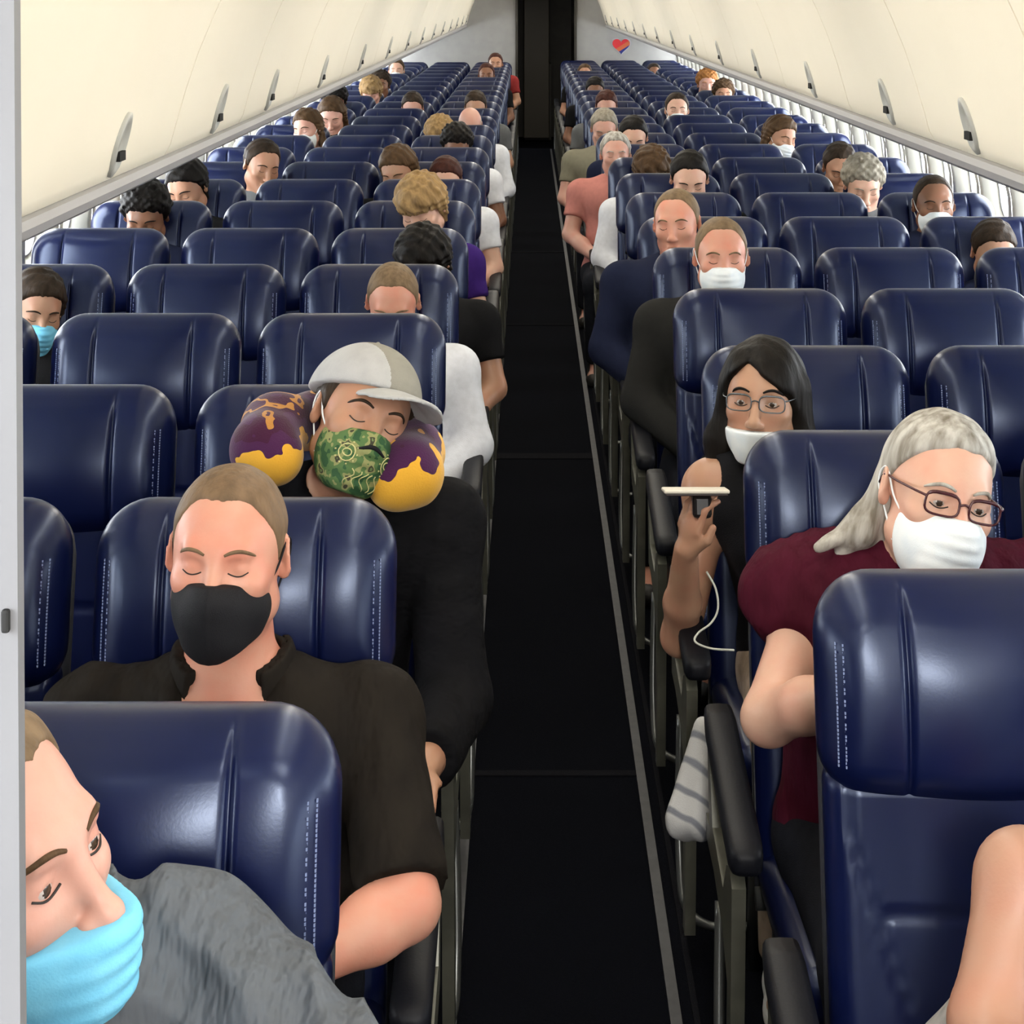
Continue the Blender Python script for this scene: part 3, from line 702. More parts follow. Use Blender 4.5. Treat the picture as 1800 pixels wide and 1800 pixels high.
def build_body(head, rot, hs=1.0, bw=1.0, belly=0.0, eyes='closed', arms=None, legs=None, sleeve='short', female=False, h=.009, hf=None, shz=1.0, lean=None, fold=.003, fine=(), jaw=1.0, shirt_d=.013, cut=None, hands=True, sleeve_f=.85, neckr=.054, fold_f=34, fold_st=(1, 1, .35), crease=None, extra_prims=()):
    """all positions in the person's own frame: origin on the floor below the seat's headrest, facing -Y.
       returns dict of meshes body, shirt, trousers, shoe..., and the head matrix"""
    R = rotm(*rot); T = np.array(head, float)
    hd = T-np.array((0, -.16, 1.185))
    lean = np.array((hd[0]*.75, hd[1]*.8, 0.0)) if lean is None else np.array((*lean, 0.0))
    def at(x, y, z): f = min(1.1, max(0, (z-.55)/.5)); return np.array((x, y, z))+lean*f
    dz = shz-1.0
    pel, bel, che, nb = at(0, -.235, .545), at(0, -.225, .70+dz*.5), at(0, -.185, .88+dz), at(0, -.135, 1.035+dz)
    sx = .185*bw
    TOR = [el(pel, (.170*bw, .125, .115), .05), el(bel, (.148*bw+belly*.5, .112+belly, .17), .06), el(che, (.160*bw, .108+belly*.25, .165), .06)]
    if female:
        for s in (-1, 1): TOR.append(el(che+np.array((s*.075, -.085, -.03)), (.062, .05, .06), .04))
    shl = {s: at(s*sx, -.14, .962+dz) for s in (-1, 1)}
    for s in (-1, 1):
        TOR.append(rc(nb+np.array((s*.03, 0, -.03)), shl[s]+np.array((-s*.02, 0, -.005)), .056, .056, .05))
        TOR.append(rc(che+np.array((s*.06, -.03, .03)), shl[s]+np.array((-s*.01, 0, -.02)), .085, .06, .05))
    hc = T+R @ np.array((0, .018, -.075))*hs
    NECK = [rc(nb+np.array((0, .005, -.03)), hc, neckr+.006, neckr, .03)]
    HP = xf(head_prims(eyes, jaw, female), R, T, hs)
    A = {}; HANDS = []
    for s in (-1, 1):
        dflt = (shl[s], at(s*(sx+.055), -.21, .735+dz*.6), np.array((s*.10, -.43, .62)))
        a = list(arms.get(s, dflt)) if arms else list(dflt)
        a = [np.array(dflt[i] if q is None else q, float) for i, q in enumerate(a)]; A[s] = a
    ar = 1.0 if not female else .92; ar *= (.5+.5*bw)
    ARMS = []
    for s in (-1, 1):
        a = A[s]; ARMS.append(rc(shl[s], a[0], .05*ar, .05*ar, .03)); ARMS += [rc(a[0], a[1], .052*ar, .043*ar, .03), rc(a[1], a[1]+(a[2]-a[1])*.4, .042*ar, .041*ar, .02), rc(a[1]+(a[2]-a[1])*.4, a[2], .041*ar, .027*ar, .02)]
        if hands:
            d = a[2]-a[1]; n = np.cross(d, (s*1.0, 0, 0)); n = n if n[2] < 0 else -n
            HANDS += hand_prims(a[2], d*np.array((.6, 1, .5)), n, s if np.cross(d, n)[0] < 0 else -s, .95, .45)
    LG = legs or {s: (np.array((s*.085, -.28, .50)), np.array((s*.125, -.655, .525)), np.array((s*.125, -.63, .09)), np.array((s*.135, -.74, .035))) for s in (-1, 1)}
    LEGS = []; PANTS = []; SHOES = []
    for s in (-1, 1):
        hp, kn, an, to = [np.array(q, float) for q in LG[s]]
        LEGS += [rc(hp, kn, .082*bw, .055, .04), rc(kn, an, .052, .034, .03)]+foot(an, to, .034)
        PANTS += [rc(hp, kn, .095*bw, .068, .04), dict(rc(kn, an+np.array((0, 0, .02)), .066, .055, .03), cap=True)]
        SHOES.append([rc(an+np.array((0, .01, -.04)), to, .044, .040, .02), el(np.array(to)*.7+np.array(an)*.3-np.array((0, 0, .015)), (.048, .07, .032), .02), rc(an, an+np.array((0, 0, -.03)), .042, .044, .02)])
    lo = np.array((-.42, -.88, -.02)); hi = np.array((.42, .06, 1.36+max(0, dz)))
    pts = np.array([A[s][i] for s in (-1, 1) for i in range(3)]+[T]); lo = np.minimum(lo, pts.min(0)-.16); hi = np.maximum(hi, pts.max(0)+.16)
    fb = [(T-.15*hs, T+.15*hs, hf)] if hf else []
    f = Field(lo, hi, h, tuple(fb)+tuple(fine)); f.add(TOR+LEGS+ARMS+HANDS+list(extra_prims)+NECK+HP)
    out = {'body': f.mesh(1)}
    # shirt
    g = Field(np.array((lo[0], lo[1], .40)), np.array((hi[0], hi[1], 1.16+max(0, dz))), h*.85, ())
    SL = []
    for s in (-1, 1):
        a = A[s]
        if sleeve == 'none': continue
        SL.append(rc(shl[s], a[0], .063*ar, .061*ar, .03))
        if sleeve == 'long':
            SL += [rc(a[0], a[1], .062*ar, .057*ar, .03), rc(a[1], a[1]+(a[2]-a[1])*.93, .057*ar, .043*ar, .025, cap=True)]
        else: SL.append(rc(a[0], a[0]+(a[1]-a[0])*sleeve_f, .060*ar, .058*ar, .03, cap=True))
    g.add(inflate(TOR, shirt_d)+inflate(SL, .003))
    X, Y, Z = g.all(); near = np.abs(g.d) < .05
    g.d = np.where(near, g.d+folds(X, Y, Z, fold_f, fold, fold_st), g.d).astype(np.float32)
    if crease:
        am, kx, ky, kz = crease
        g.d = np.where(near, g.d+am*(np.abs(np.sin(kx*X+ky*Y+kz*Z+1.6*np.sin(13*X+9*Z+5*Y)+1.1*np.sin(31*Z-17*X)))-.5), g.d).astype(np.float32)
    nk = inflate(NECK, .004); nk[0]['k'] = .008; nk[0]['op'] = 'sub'; g.add(nk)
    if sleeve == 'none':
        for s in (-1, 1): g.add([rc(shl[s]+np.array((s*.03, -.02, .0)), A[s][0]+np.array((s*.02, 0, -.10)), .075, .075, .012, 'sub')])
    if cut: g.add(cut(nb, che))
    out['shirt'] = g.mesh(1)
    q = Field(np.array((-.40, -.88, .0)), np.array((.40, .0, .72)), h, ()); q.add(PANTS+[el(pel+np.array((0, .0, -.01)), (.182*bw, .138, .118), .05)])
    out['trousers'] = q.mesh(1)
    sh = []
    for S in SHOES:
        b0 = np.min([bbox(p, .02)[0] for p in S], 0); b1 = np.max([bbox(p, .02)[1] for p in S], 0)
        z = Field(b0, b1, h); z.add(S); z.d = np.maximum(z.d, .002-z.all()[2]).astype(np.float32); sh.append(z.mesh(1))
    out['shoes'] = sh
    mat = Matrix.Translation(Vector(T)) @ Matrix([list(r) for r in R]).to_4x4() @ Matrix.Scale(hs, 4)
    out['headm'] = mat; out['info'] = dict(nb=nb, che=che, shl=shl, A=A, T=T, R=R, TOR=TOR)
    return out
GROUP_P = 'passengers sitting in the cabin'
def setmat(o, mat):
    o.material_slots[0].link = 'OBJECT'; o.material_slots[0].material = mat
def place_person(meshes, loc, label, skinm, shirt, pants, shoe, hair=None, mask=None, mask_mat=None, extra=(), rz=0, group=None, brows=None, lashes=True, cname='shirt'):
    """meshes: dict of bpy meshes made by to_meshes(); hair/mask: head-local meshes"""
    t = empty('person', loc, label, 'person', group or GROUP_P); t.rotation_euler.z = math.radians(rz)
    for nm, mm in (('body', skinm), (cname, shirt), ('trousers', pants)):
        o = link(nm, meshes['shirt' if nm == cname else nm], t); setmat(o, mm)
    for me in meshes['shoes']: setmat(link('shoe', me, t), shoe)
    hm = meshes['headm']
    def onhead(nm, me): o = link(nm, me, t); o.matrix_local = hm; return o
    if hair: setmat(onhead('hair', hair[0]), hair[1])
    if mask:
        o = onhead('face_mask', mask); setmat(o, mask_mat)
        for me in STRAPS: setmat(onhead('mask_strap', me), mask_mat)
    if brows:
        for me in BROWS: setmat(onhead('eyebrow', me), brows)
    if lashes:
        for me in LASHES: onhead('eyelashes', me)
    for nm, me in extra: onhead(nm, me)
    return t
def to_meshes(b, tag_=''):
    out = dict(b); d0 = SK['fair']
    for k in ('body', 'shirt', 'trousers'): V, Q = b[k]; out[k] = mesh_np(k, V, Q, d0)
    out['shoes'] = [mesh_np('shoe', V, Q, d0) for V, Q in b['shoes']]
    return out
BROWS = brow_mesh(HM['brown']); LASHES = lash_mesh(LASH)
M['mask_white'] = new_mat('mask_white', (.78, .82, .84), .8, spec=.2, noise=(25, (.70, .77, .82), .4, .7), bump=(400, .2, .002))
M['mask_blue'] = new_mat('mask_blue', (.16, .50, .72), .8, spec=.2, noise=(25, (.20, .56, .76), .4, .7), bump=(400, .2, .002))
M['mask_black'] = new_mat('mask_black', (.006, .006, .008), .75, spec=.25, bump=(600, .3, .002))
MASKM = {'surgical': mk_mask('surgical', M['mask_white']), 'cloth': mk_mask('cloth', M['mask_black']), 'low': mk_mask('low', M['mask_white']), 'nose': mk_mask('nose', M['mask_blue'])}
STRAPS = mk_straps(M['mask_white'])
HAIR = {k: mk_hair(k, HM['brown'], .0045, **({'up': .016, 'rec': .010, 't': .010} if k == 'short' else {})) for k in ('short', 'fringe', 'long', 'bun', 'pony', 'curly', 'tousled')}
def glasses(mat, lens_mat=None, w_=.026, hgt=.0165, r=.0019, temple=True):
    m = MB(); parts = []
    yf = -.100
    for s in (-1, 1):
        pts = []
        for k in range(25):
            a = 2*PI*k/24; c, q = math.cos(a), math.sin(a)
            x = s*.034+w_*math.copysign(abs(c)**.6, c); z = -.004+hgt*math.copysign(abs(q)**.6, q); pts.append((x, yf+abs(x)*.12-.004, z))
        m.tube(pts, [r*(1.5 if 3 < k < 10 else 1) for k in range(25)], 6, False)
        m.tube(smooth_path([(s*.060, yf+.003, .004), (s*.070, -.080, .006), (s*.0785, -.02, .008), (s*.083, .015, .010), (s*.083, .03, -.006)], 4), r*1.1, 6)
    m.tube(smooth_path([(-.008, yf-.002, -.001), (0, yf-.005, .002), (.008, yf-.002, -.001)], 4), r*1.1, 6)
    parts.append(('glasses', m.mesh('glasses', mat, True)))
    return parts
def lens_meshes(w_=.025, hgt=.0155):
    out = []
    for s in (-1, 1):
        pts = []
        for k in range(20):
            a = 2*PI*k/20; c, q = math.cos(a), math.sin(a); x = s*.034+w_*math.copysign(abs(c)**.6, c)
            pts.append((x, -.104+abs(x)*.12, -.004+hgt*math.copysign(abs(q)**.6, q)))
        out.append(('lens', mesh_np('lens', pts, [tuple(range(20))], M['pane'], False)))
    return out
def wp(px, py, y): return np.array(((px-VX)*y/F, y, CAMZ-(py-VY)*y/F))      # a point of the cabin from where it is seen and its distance
def seat_at(side, pos, row): return np.array(SEATS[(side, pos, row)].location)
def loc_of(side, pos, row, P): return P-seat_at(side, pos, row)
def near_person(side, pos, row, head, rot, label, mats, hair=None, mask=None, mask_mat=None, brows=None, extra=(), arms=None, **kw):
    o = seat_at(side, pos, row)
    a = None
    if arms: a = {s: [None if q is None else np.array(q)-o for q in v] for s, v in arms.items()}
    b = build_body(np.array(head)-o, rot, arms=a, **kw)
    t = place_person(to_meshes(b), tuple(o), label, mats[0], mats[1], mats[2], mats[3], hair, mask, mask_mat, extra, brows=brows)
    return t, b
PANT = {'dark': cloth('trousers_dark', (.012, .013, .018)), 'jean': cloth('trousers_denim', (.03, .045, .085)), 'khaki': cloth('trousers_khaki', (.22, .17, .11)), 'beige': cloth('trousers_beige', (.38, .29, .22))}
SHOE = {'dark': new_mat('shoe_dark', (.02, .018, .016), .5, bump=(80, .2, .003)), 'white': new_mat('shoe_white', (.6, .6, .58), .6, bump=(80, .2, .003)), 'olive': new_mat('shoe_olive', (.06, .055, .035), .6, bump=(80, .2, .003))}

# --- man in the black face mask, second row on the left
M['brownshirt'] = new_mat('shirt_brown', (.0125, .0098, .0072), .75, spec=.1, noise=(25, (.009, .007, .0055), .4, .7), bump=(17, .9, .022), stretch=(1.0, .6, .4))
def vneck(nb, che): return [rc(che+np.array((.0, -.17, -.01)), nb+np.array((0, -.075, .06)), .006, .088, .012, 'sub')]
hp = wp(401, 970, 2.62); o2 = seat_at(-1, 'aisle', 1)
t2, b2 = near_person(-1, 'aisle', 1, hp, (-3, -3, 2), 'man in black face mask and dark brown shirt, buzz cut, eyes lowered', (SK['ruddy'], M['brownshirt'], PANT['dark'], SHOE['dark']),
    (mk_hair('short', HM['buzz'], .003, t=.0035, rec=.026, up=.014), HM['buzz']), MASKM['cloth'], M['mask_black'], HM['buzz'], hs=.99, jaw=1.07, bw=1.09, crease=(.004, 38, 10, 30), hf=.0034, h=.008, shz=.925, lean=(.012, -.10), cut=vneck, neckr=.060, fold=.0032, belly=.02,
    arms={1: (None, wp(712, 1590, 2.46), wp(560, 1690, 2.36)), -1: (None, None, None)}, sleeve_f=.93)
def collar(t, b, mat, spread=.05):
    """folded shirt collar: a band round the neck and two flaps"""
    nb = b['info']['nb']; f = Field(nb-.16, nb+.16, .004); X, Y, Z = f.all()
    x, y, z = X-nb[0], Y-nb[1], Z-nb[2]
    ax = rc(nb+np.array((0, .01, -.04)), nb+np.array((0, -.015, .07)), .082, .069, 0); d = pd(ax, X, Y, Z)
    open_ = .9*np.abs(x)+(y+.015)*.75                                     # opening to the front
    band = np.maximum(np.abs(d)-.0045, np.maximum(z-.040+.35*(-y-.02).clip(0), -.035-z)); band = np.maximum(band, -open_)
    d2 = pd(rc(nb+np.array((0, .01, -.04)), nb+np.array((0, -.015, .07)), .105, .073, 0), X, Y, Z)
    flap = np.maximum(np.abs(d2)-.0042, np.maximum(z-.042+.35*(-y-.02).clip(0), np.maximum(-.022-z+.9*np.clip(y+.03, 0, 1)-.55*np.clip(-y-.05, 0, 1), -(open_-.004))))
    f.d = np.minimum(band, flap).astype(np.float32); V, Q = f.mesh(1)
    o = link('collar', mesh_np('collar', V, Q, mat), t); return o
collar(t2, b2, M['brownshirt'])
nb2 = b2['info']['nb']

# --- man with the cap and the neck pillow, third row on the left
M['blackjacket'] = new_mat('jacket_black', (.0045, .0045, .006), .8, spec=.1, noise=(20, (.003, .003, .004), .4, .7), bump=(18, .8, .02), stretch=(.6, .6, 1.0))
M['cap'] = cloth('cap_grey', (.25, .24, .205), (.22, .21, .18), .85, 30); M['cap_pale'] = cloth('cap_pale', (.40, .40, .40), (.36, .36, .36), .85, 30)
# patterned green face mask
def camo():
    m = new_mat('mask_green_pattern', (.04, .10, .045), .8, spec=.2, bump=(500, .2, .002)); nt = m.node_tree; b = nt.nodes['Principled BSDF']
    tc = nt.nodes['Texture Coordinate']; n = nt.nodes.new('ShaderNodeTexNoise'); n.inputs['Scale'].default_value = 42; n.inputs['Detail'].default_value = 1.5
    r = nt.nodes.new('ShaderNodeValToRGB'); r.color_ramp.interpolation = 'CONSTANT'; e = r.color_ramp.elements
    e[0].position = 0; e[0].color = (.030, .085, .035, 1); e[1].position = .46; e[1].color = (.085, .155, .055, 1)
    x = e.new(.56); x.color = (.26, .27, .11, 1); x = e.new(.64); x.color = (.05, .05, .03, 1); x = e.new(.70); x.color = (.14, .20, .08, 1)
    nt.links.new(tc.outputs['Object'], n.inputs['Vector']); nt.links.new(n.outputs['Fac'], r.inputs[0]); nt.links.new(r.outputs[0], b.inputs['Base Color']); return m
M['camo'] = camo(); M['gold'] = new_mat('mask_gold_print', (.55, .50, .22), .5)
def msurf(x, z):
    y = -.18
    fn = mask_fn('surgical')
    for _ in range(60):
        d = float(fn(np.array(x), np.array(y), np.array(z)))
        if d < .0003: break
        y += max(.8*d, .0004)
    return (x, y, z)
gold = MB()
for cx_, cz_ in ((-.036, -.066), (.036, -.066)):                           # round ornaments left and right of the nose
    for r_ in (.006, .0145):
        gold.tube([msurf(cx_+r_*math.cos(2*PI*k/14)*(1-.25*(r_ > .01)), cz_+r_*math.sin(2*PI*k/14)) for k in range(15)], .0012, 5, False)
    for k in range(10): gold.tube([msurf(cx_+.0185*.8*math.cos(.63*k)-.0008, cz_+.0195*math.sin(.63*k)), msurf(cx_+.0185*.8*math.cos(.63*k)+.0008, cz_+.0195*math.sin(.63*k))], .0016, 5)
for i in range(5): gold.tube([msurf(-.02+.012*i+.006*math.sin(6*q+i), -.088-.03*q) for q in np.linspace(0, 1, 8)], .0010, 5)
swoosh = MB().tube([msurf(x, -.047+.0045*math.cos(x*110)-.003) for x in np.linspace(-.026, .026, 13)], [.0012+.0030*math.cos(q*PI/2) for q in np.linspace(-1, 1, 13)], 6)
def cap_fn(X, Y, Z):
    c = evalp(SKULL, X, Y, Z); dome = pd(el((0, .010, .035), (.088, .108, .098)), X, Y, Z)-.003*np.exp(-(X/.004)**2)*0
    d = smin(c-.011, dome, .02); d = smax(d, (.040+.10*np.clip(Y+.0, -.1, .1)*-.35)-Z, .006)
    return smin(d, np.sqrt(X**2+(Y-.01)**2+((Z-.135))**2)-.006, .004)
def visor_fn(X, Y, Z):
    zc = .048-.0*Y-4.2*X*X-.25*np.clip(-Y-.085, 0, 1); plan = np.sqrt((X/.082)**2+((Y+.085)/.078)**2)-1
    d = np.maximum(np.abs(Z-zc)-.0035, plan*.06); return np.maximum(d, Y+.055)
V, Q = local_field((-.12, -.13, -.0), (.12, .14, .17), .0036, cap_fn); CAPM = mesh_np('cap', V, Q, [M['cap'], M['cap_pale']])
for p in CAPM.polygons:
    if p.center.x < -.036: p.material_index = 1
V, Q = local_field((-.1, -.185, -.02), (.1, -.04, .07), .0030, visor_fn); VISM = mesh_np('cap_visor', V, Q, M['cap_pale'])
hp = wp(637, 737, 3.43)
t3, b3 = near_person(-1, 'aisle', 2, hp, (15, -18, 25), 'man in grey cap and green patterned mask dozing against a neck pillow', (SK['tan'], M['blackjacket'], PANT['dark'], SHOE['dark']),
    (HAIR['short'], HM['dark']), MASKM['surgical'], M['camo'], HM['dark'], hs=1.06, bw=1.2, hf=.004, h=.009, sleeve='long', fold=.004, lean=(.075, -.06), shz=.97,
    extra=(('cap', CAPM), ('cap_visor', VISM), ('mask_print', gold.mesh('mask_print', M['gold'], True)), ('mask_swoosh', swoosh.mesh('mask_swoosh', M['mask_black'], True))),
    arms={1: (wp(775, 965, 3.52), wp(800, 1230, 3.36), wp(748, 1345, 3.05)), -1: (None, None, None)})
capR = Matrix.Rotation(math.radians(24), 4, 'Z') @ Matrix.Rotation(math.radians(-9), 4, 'X')
for c in t3.children:
    if c.name.startswith('cap'): c.matrix_local = b3['headm'] @ capR
    if c.name.startswith('mask_strap'): setmat(c, M['mask_white'])
    if c.name.startswith('mask_print'): c['kind'] = 'stuff'
# U-shaped travel pillow, purple with yellow
def pillow_mat():
    m = new_mat('travel_pillow', (.6, .35, .05), .9, spec=.15, bump=(300, .3, .003), sheen=.2); nt = m.node_tree; b = nt.nodes['Principled BSDF']; tc = nt.nodes['Texture Coordinate']
    sx_ = nt.nodes.new('ShaderNodeSeparateXYZ'); n = nt.nodes.new('ShaderNodeTexNoise'); n.inputs['Scale'].default_value = 14; n.inputs['Detail'].default_value = 2
    a = nt.nodes.new('ShaderNodeMath'); a.operation = 'MULTIPLY_ADD'; a.inputs[1].default_value = .22; r = nt.nodes.new('ShaderNodeValToRGB'); r.color_ramp.interpolation = 'CONSTANT'
    nt.links.new(tc.outputs['Object'], sx_.inputs[0]); nt.links.new(tc.outputs['Object'], n.inputs['Vector']); nt.links.new(n.outputs['Fac'], a.inputs[0]); nt.links.new(sx_.outputs['Z'], a.inputs[2])
    e = r.color_ramp.elements; e[0].position = 0; e[0].color = (.68, .36, .035, 1); e[1].position = .162; e[1].color = (.055, .012, .055, 1); x = e.new(.205); x.color = (.045, .008, .03, 1); x = e.new(.225); x.color = (.40, .18, .04, 1); x = e.new(.235); x.color = (.05, .01, .04, 1)
    nt.links.new(a.outputs[0], r.inputs[0]); nt.links.new(r.outputs[0], b.inputs['Base Color']); return m
pl = wp(468, 790, 3.38); pr = wp(716, 832, 3.36); pc = (pl+pr)/2
ring = [pl+np.array((.022, -.02, -.012)), pl, pl+np.array((.005, .09, .02)), np.array((pc[0]-.06, pc[1]+.20, pc[2]+.03)), np.array((pc[0]+.05, pc[1]+.20, pc[2]+.02)), pr+np.array((-.0, .09, .015)), pr, pr+np.array((-.025, -.02, -.015))]
rr = [.045, .060, .058, .05, .05, .058, .060, .045]
base = Vector(pc)-Vector((0, 0, .03))
f = Field(np.min(ring, 0)-.1, np.max(ring, 0)+.1, .006); f.add([rc(ring[i], ring[i+1], rr[i], rr[i+1], .03) for i in range(7)])
V, Q = f.mesh(2); tp = link('travel_pillow', mesh_np('travel_pillow', V-np.array(base), Q, pillow_mat()), None, base)
tag(tp, 'purple and yellow neck pillow around the neck of the man in a cap', 'pillow')

# --- man with the light blue mask leaning in from the first row on the left
M['greyshirt'] = new_mat('shirt_grey', (.095, .105, .120), .7, spec=.12, noise=(18, (.080, .088, .10), .4, .7), bump=(26, 1.0, .035), stretch=(1.0, .45, .28))
hp = wp(-30, 1500, 1.575)
fl_ = seat_at(-1, 'aisle', 0)
t1, b1 = near_person(-1, 'aisle', 0, hp, (67, 16, -24), 'man in light blue mask and grey shirt in the nearest left seat', (SK['pink'], M['greyshirt'], PANT['dark'], SHOE['dark']),
    (mk_hair('short', HM['greybrown'], .003, t=.006, rec=.024, up=.012), HM['greybrown']), MASKM['nose'], M['mask_blue'], HM['brown'], hs=1.055, bw=1.0, hf=.0032, h=.008, eyes='open', shz=1.06, lean=(-.02, -.22), fold=.004, shirt_d=.022, crease=(.011, 62, 14, 40),
    extra=tuple(('eyeball', e) for e in eye_meshes()), arms={1: (wp(345, 1665, 1.70), wp(630, 1960, 1.52), wp(480, 2150, 1.32)), -1: (None, None, None)}, sleeve_f=.95)
collar(t1, b1, M['greyshirt'])
nb = b1['info']['nb']
ly = MB(); 
for s in (-1, 1):
    ly.tube(smooth_path([nb+np.array((s*.055, -.03, .02)), nb+np.array((s*.045, -.10, -.03)), nb+np.array((s*.02, -.155, -.12)), nb+np.array((s*.012, -.17, -.22))], 6), .009, 6)
link('lanyard', ly.mesh('lanyard', cloth('lanyard_red', (.30, .012, .02)), True), t1)

# --- grey-haired woman in maroon, second row on the right
M['maroon'] = new_mat('shirt_maroon', (.060, .006, .017), .8, spec=.08, noise=(20, (.048, .005, .013), .4, .7), bump=(26, .9, .018), stretch=(1.0, .8, .3))
hp = wp(1648, 866, 3.04)
FRM = new_mat('glasses_maroon', (.05, .008, .012), .25); 
def whair(X, Y, Z):
    c = cranium(X, Y, Z); st = .0011*np.sin(110*X+30*Y)+.0010*np.sin(170*Y+40*X+20*Z)
    zl = np.interp(Y, [-.12, -.09, -.06, -.03, 0.0, .02, .05], [.098, .090, .070, .044, .016, -.01, -.09])+.002*np.sin(160*X+50*Y)
    d = smax(c-.0015-.008*np.sqrt(np.clip((Z-zl)/.04, 0, 1))+st, (zl-Z)*.8, .004)
    d = smin(d, pd(rc((-.062, .05, -.01), (-.088, .055, -.085), .016, .022, 0), X, Y, Z)+st*2, .03); d = smin(d, pd(rc((-.088, .055, -.085), (-.150, .055, -.125), .022, .008, 0), X, Y, Z)+st*2, .025); d = smin(d, pd(rc((-.080, .055, -.07), (-.120, .06, -.15), .018, .007, 0), X, Y, Z)+st*2, .02)
    d = smin(d, pd(rc((.064, .045, .005), (.080, .03, -.10), .016, .016, 0), X, Y, Z)+st*2, .03); d = smin(d, pd(rc((.080, .03, -.10), (.078, .0, -.165), .016, .010, 0), X, Y, Z)+st*2, .03)
    return smin(d, pd(rc((0, .07, -.02), (-.02, .08, -.12), .05, .045, 0), X, Y, Z)+st*2, .04)
V, Q = local_field((-.20, -.13, -.20), (.13, .16, .16), .0034, whair); WH = mesh_np('hair', V, Q, HM['silver'])
t7, b7 = near_person(1, 'aisle', 1, hp, (9, -6, 14), 'woman in maroon top with grey hair, dark red glasses and white mask', (SK['fair'], M['maroon'], PANT['dark'], SHOE['dark']),
    (WH, HM['silver']), MASKM['surgical'], M['mask_white'], HM['silver'], hs=1.07, bw=1.15, hf=.0034, h=.008, female=True, eyes='open', shz=.975, lean=(.03, -.09), belly=.04, fold=.002, crease=(.005, 60, 8, 26),
    extra=tuple(glasses(FRM))+tuple(lens_meshes())+tuple(('eyeball', e) for e in eye_meshes()), arms={-1: (wp(1448, 1000, 3.16), wp(1352, 1262, 2.98), wp(1525, 1205, 2.78)), 1: (None, None, None)}, sleeve_f=.50)

# --- woman with dark hair and glasses, third row on the right
M['blacktop'] = cloth('top_black', (.009, .009, .011), (.006, .006, .007), .8, 20)
def bhair(X, Y, Z):
    c = cranium(X, Y, Z); st = .0010*np.sin(110*X+30*Y)+.0010*np.sin(170*Y+40*X+20*Z)
    zl = np.interp(Y, [-.12, -.09, -.06, -.03, 0.0, .02, .05], [.060, .058, .045, .0, -.05, -.08, -.12])+.9*np.clip(.028-np.abs(X+.022), 0, 1)*(Y < -.03)+np.where(X > .0, -.035*np.clip(X/.05, 0, 1), 0)*(Y < -.02)
    d = smax(c-.012+st, (zl-Z)*.8, .012)
    for s in (-1, 1):
        d = smin(d, pd(rc((s*.066, .0, .02), (s*.086, .0, -.09), .026, .026, 0), X, Y, Z)+st*2, .03); d = smin(d, pd(rc((s*.086, .0, -.09), (s*.098, -.01, -.20), .026, .016, 0), X, Y, Z)+st*2, .03)
    return smin(d, pd(rc((0, .07, .0), (0, .08, -.18), .062, .055, 0), X, Y, Z)+st*2, .04)
V, Q = local_field((-.15, -.13, -.24), (.15, .16, .16), .0036, bhair); BH = mesh_np('hair', V, Q, HM['black'])
hp = wp(1341, 699, 3.94)
FRB = new_mat('glasses_grey', (.10, .11, .12), .25, metal=.6)
hnd = wp(1206, 965, 3.70); o8 = seat_at(1, 'aisle', 2)
HPs = xf(hand_prims(hnd-np.array((0, 0, .02)), (0.10, -.10, 1), (.75, .45, .1), -1, .92, .62), np.eye(3), -o8)
t8, b8 = near_person(1, 'aisle', 2, hp, (-16, -7, 1), 'woman with long black hair and thin glasses, mask below her nose, holding up a device', (SK['olive'], M['blacktop'], PANT['beige'], SHOE['white']),
    (BH, HM['black']), MASKM['low'], M['mask_white'], HM['black'], hs=1.02, bw=.95, hf=.004, h=.008, female=True, eyes='open', shz=.93, lean=(-.085, -.10), hands=False,
    extra=tuple(glasses(FRB, r=.0014))+tuple(lens_meshes())+tuple(('eyeball', e) for e in eye_meshes()),
    arms={-1: (wp(1252, 862, 3.96), wp(1196, 1120, 3.86), hnd), 1: (None, None, None)}, sleeve='none', extra_prims=HPs, fine=[(hnd-o8-np.array((.07, .06, .05)), hnd-o8+np.array((.08, .06, .19)), .004)])
dv = wp(1222, 862, 3.70)
dev = empty('handheld_device', tuple(dv), 'thin white-edged device held flat by the woman with black hair', 'device')
bevel_obj(link('casing', MB().box((0, 0, 0), (.130, .085, .008)).mesh('casing', new_mat('device_white', (.75, .70, .60), .4)), dev), .003)
bevel_obj(link('camera_bump', MB().box((.012, .0, -.03), (.038, .05, .046)).mesh('camera_bump', new_mat('device_black', (.012, .010, .010), .3)), dev), .008)
bevel_obj(link('back_cover', MB().box((0, .0, -.006), (.124, .08, .005)).mesh('back_cover', new_mat('device_dark', (.03, .02, .018), .4)), dev), .002)
dev.rotation_euler = (math.radians(-11), 0, 0)
ec = MB().tube(smooth_path([wp(1242, 1005, 3.70), wp(1258, 1035, 3.68), wp(1262, 1070, 3.66), wp(1250, 1095, 3.65), wp(1228, 1112, 3.64), wp(1222, 1128, 3.60), wp(1250, 1140, 3.55), wp(1290, 1143, 3.50)], 6), .0022, 6)
tag(link('earphone_cable', ec.mesh('earphone_cable', new_mat('cable_white', (.55, .56, .50), .5), True)), 'thin white earphone cable hanging below the hand of the black-haired woman', 'cable')

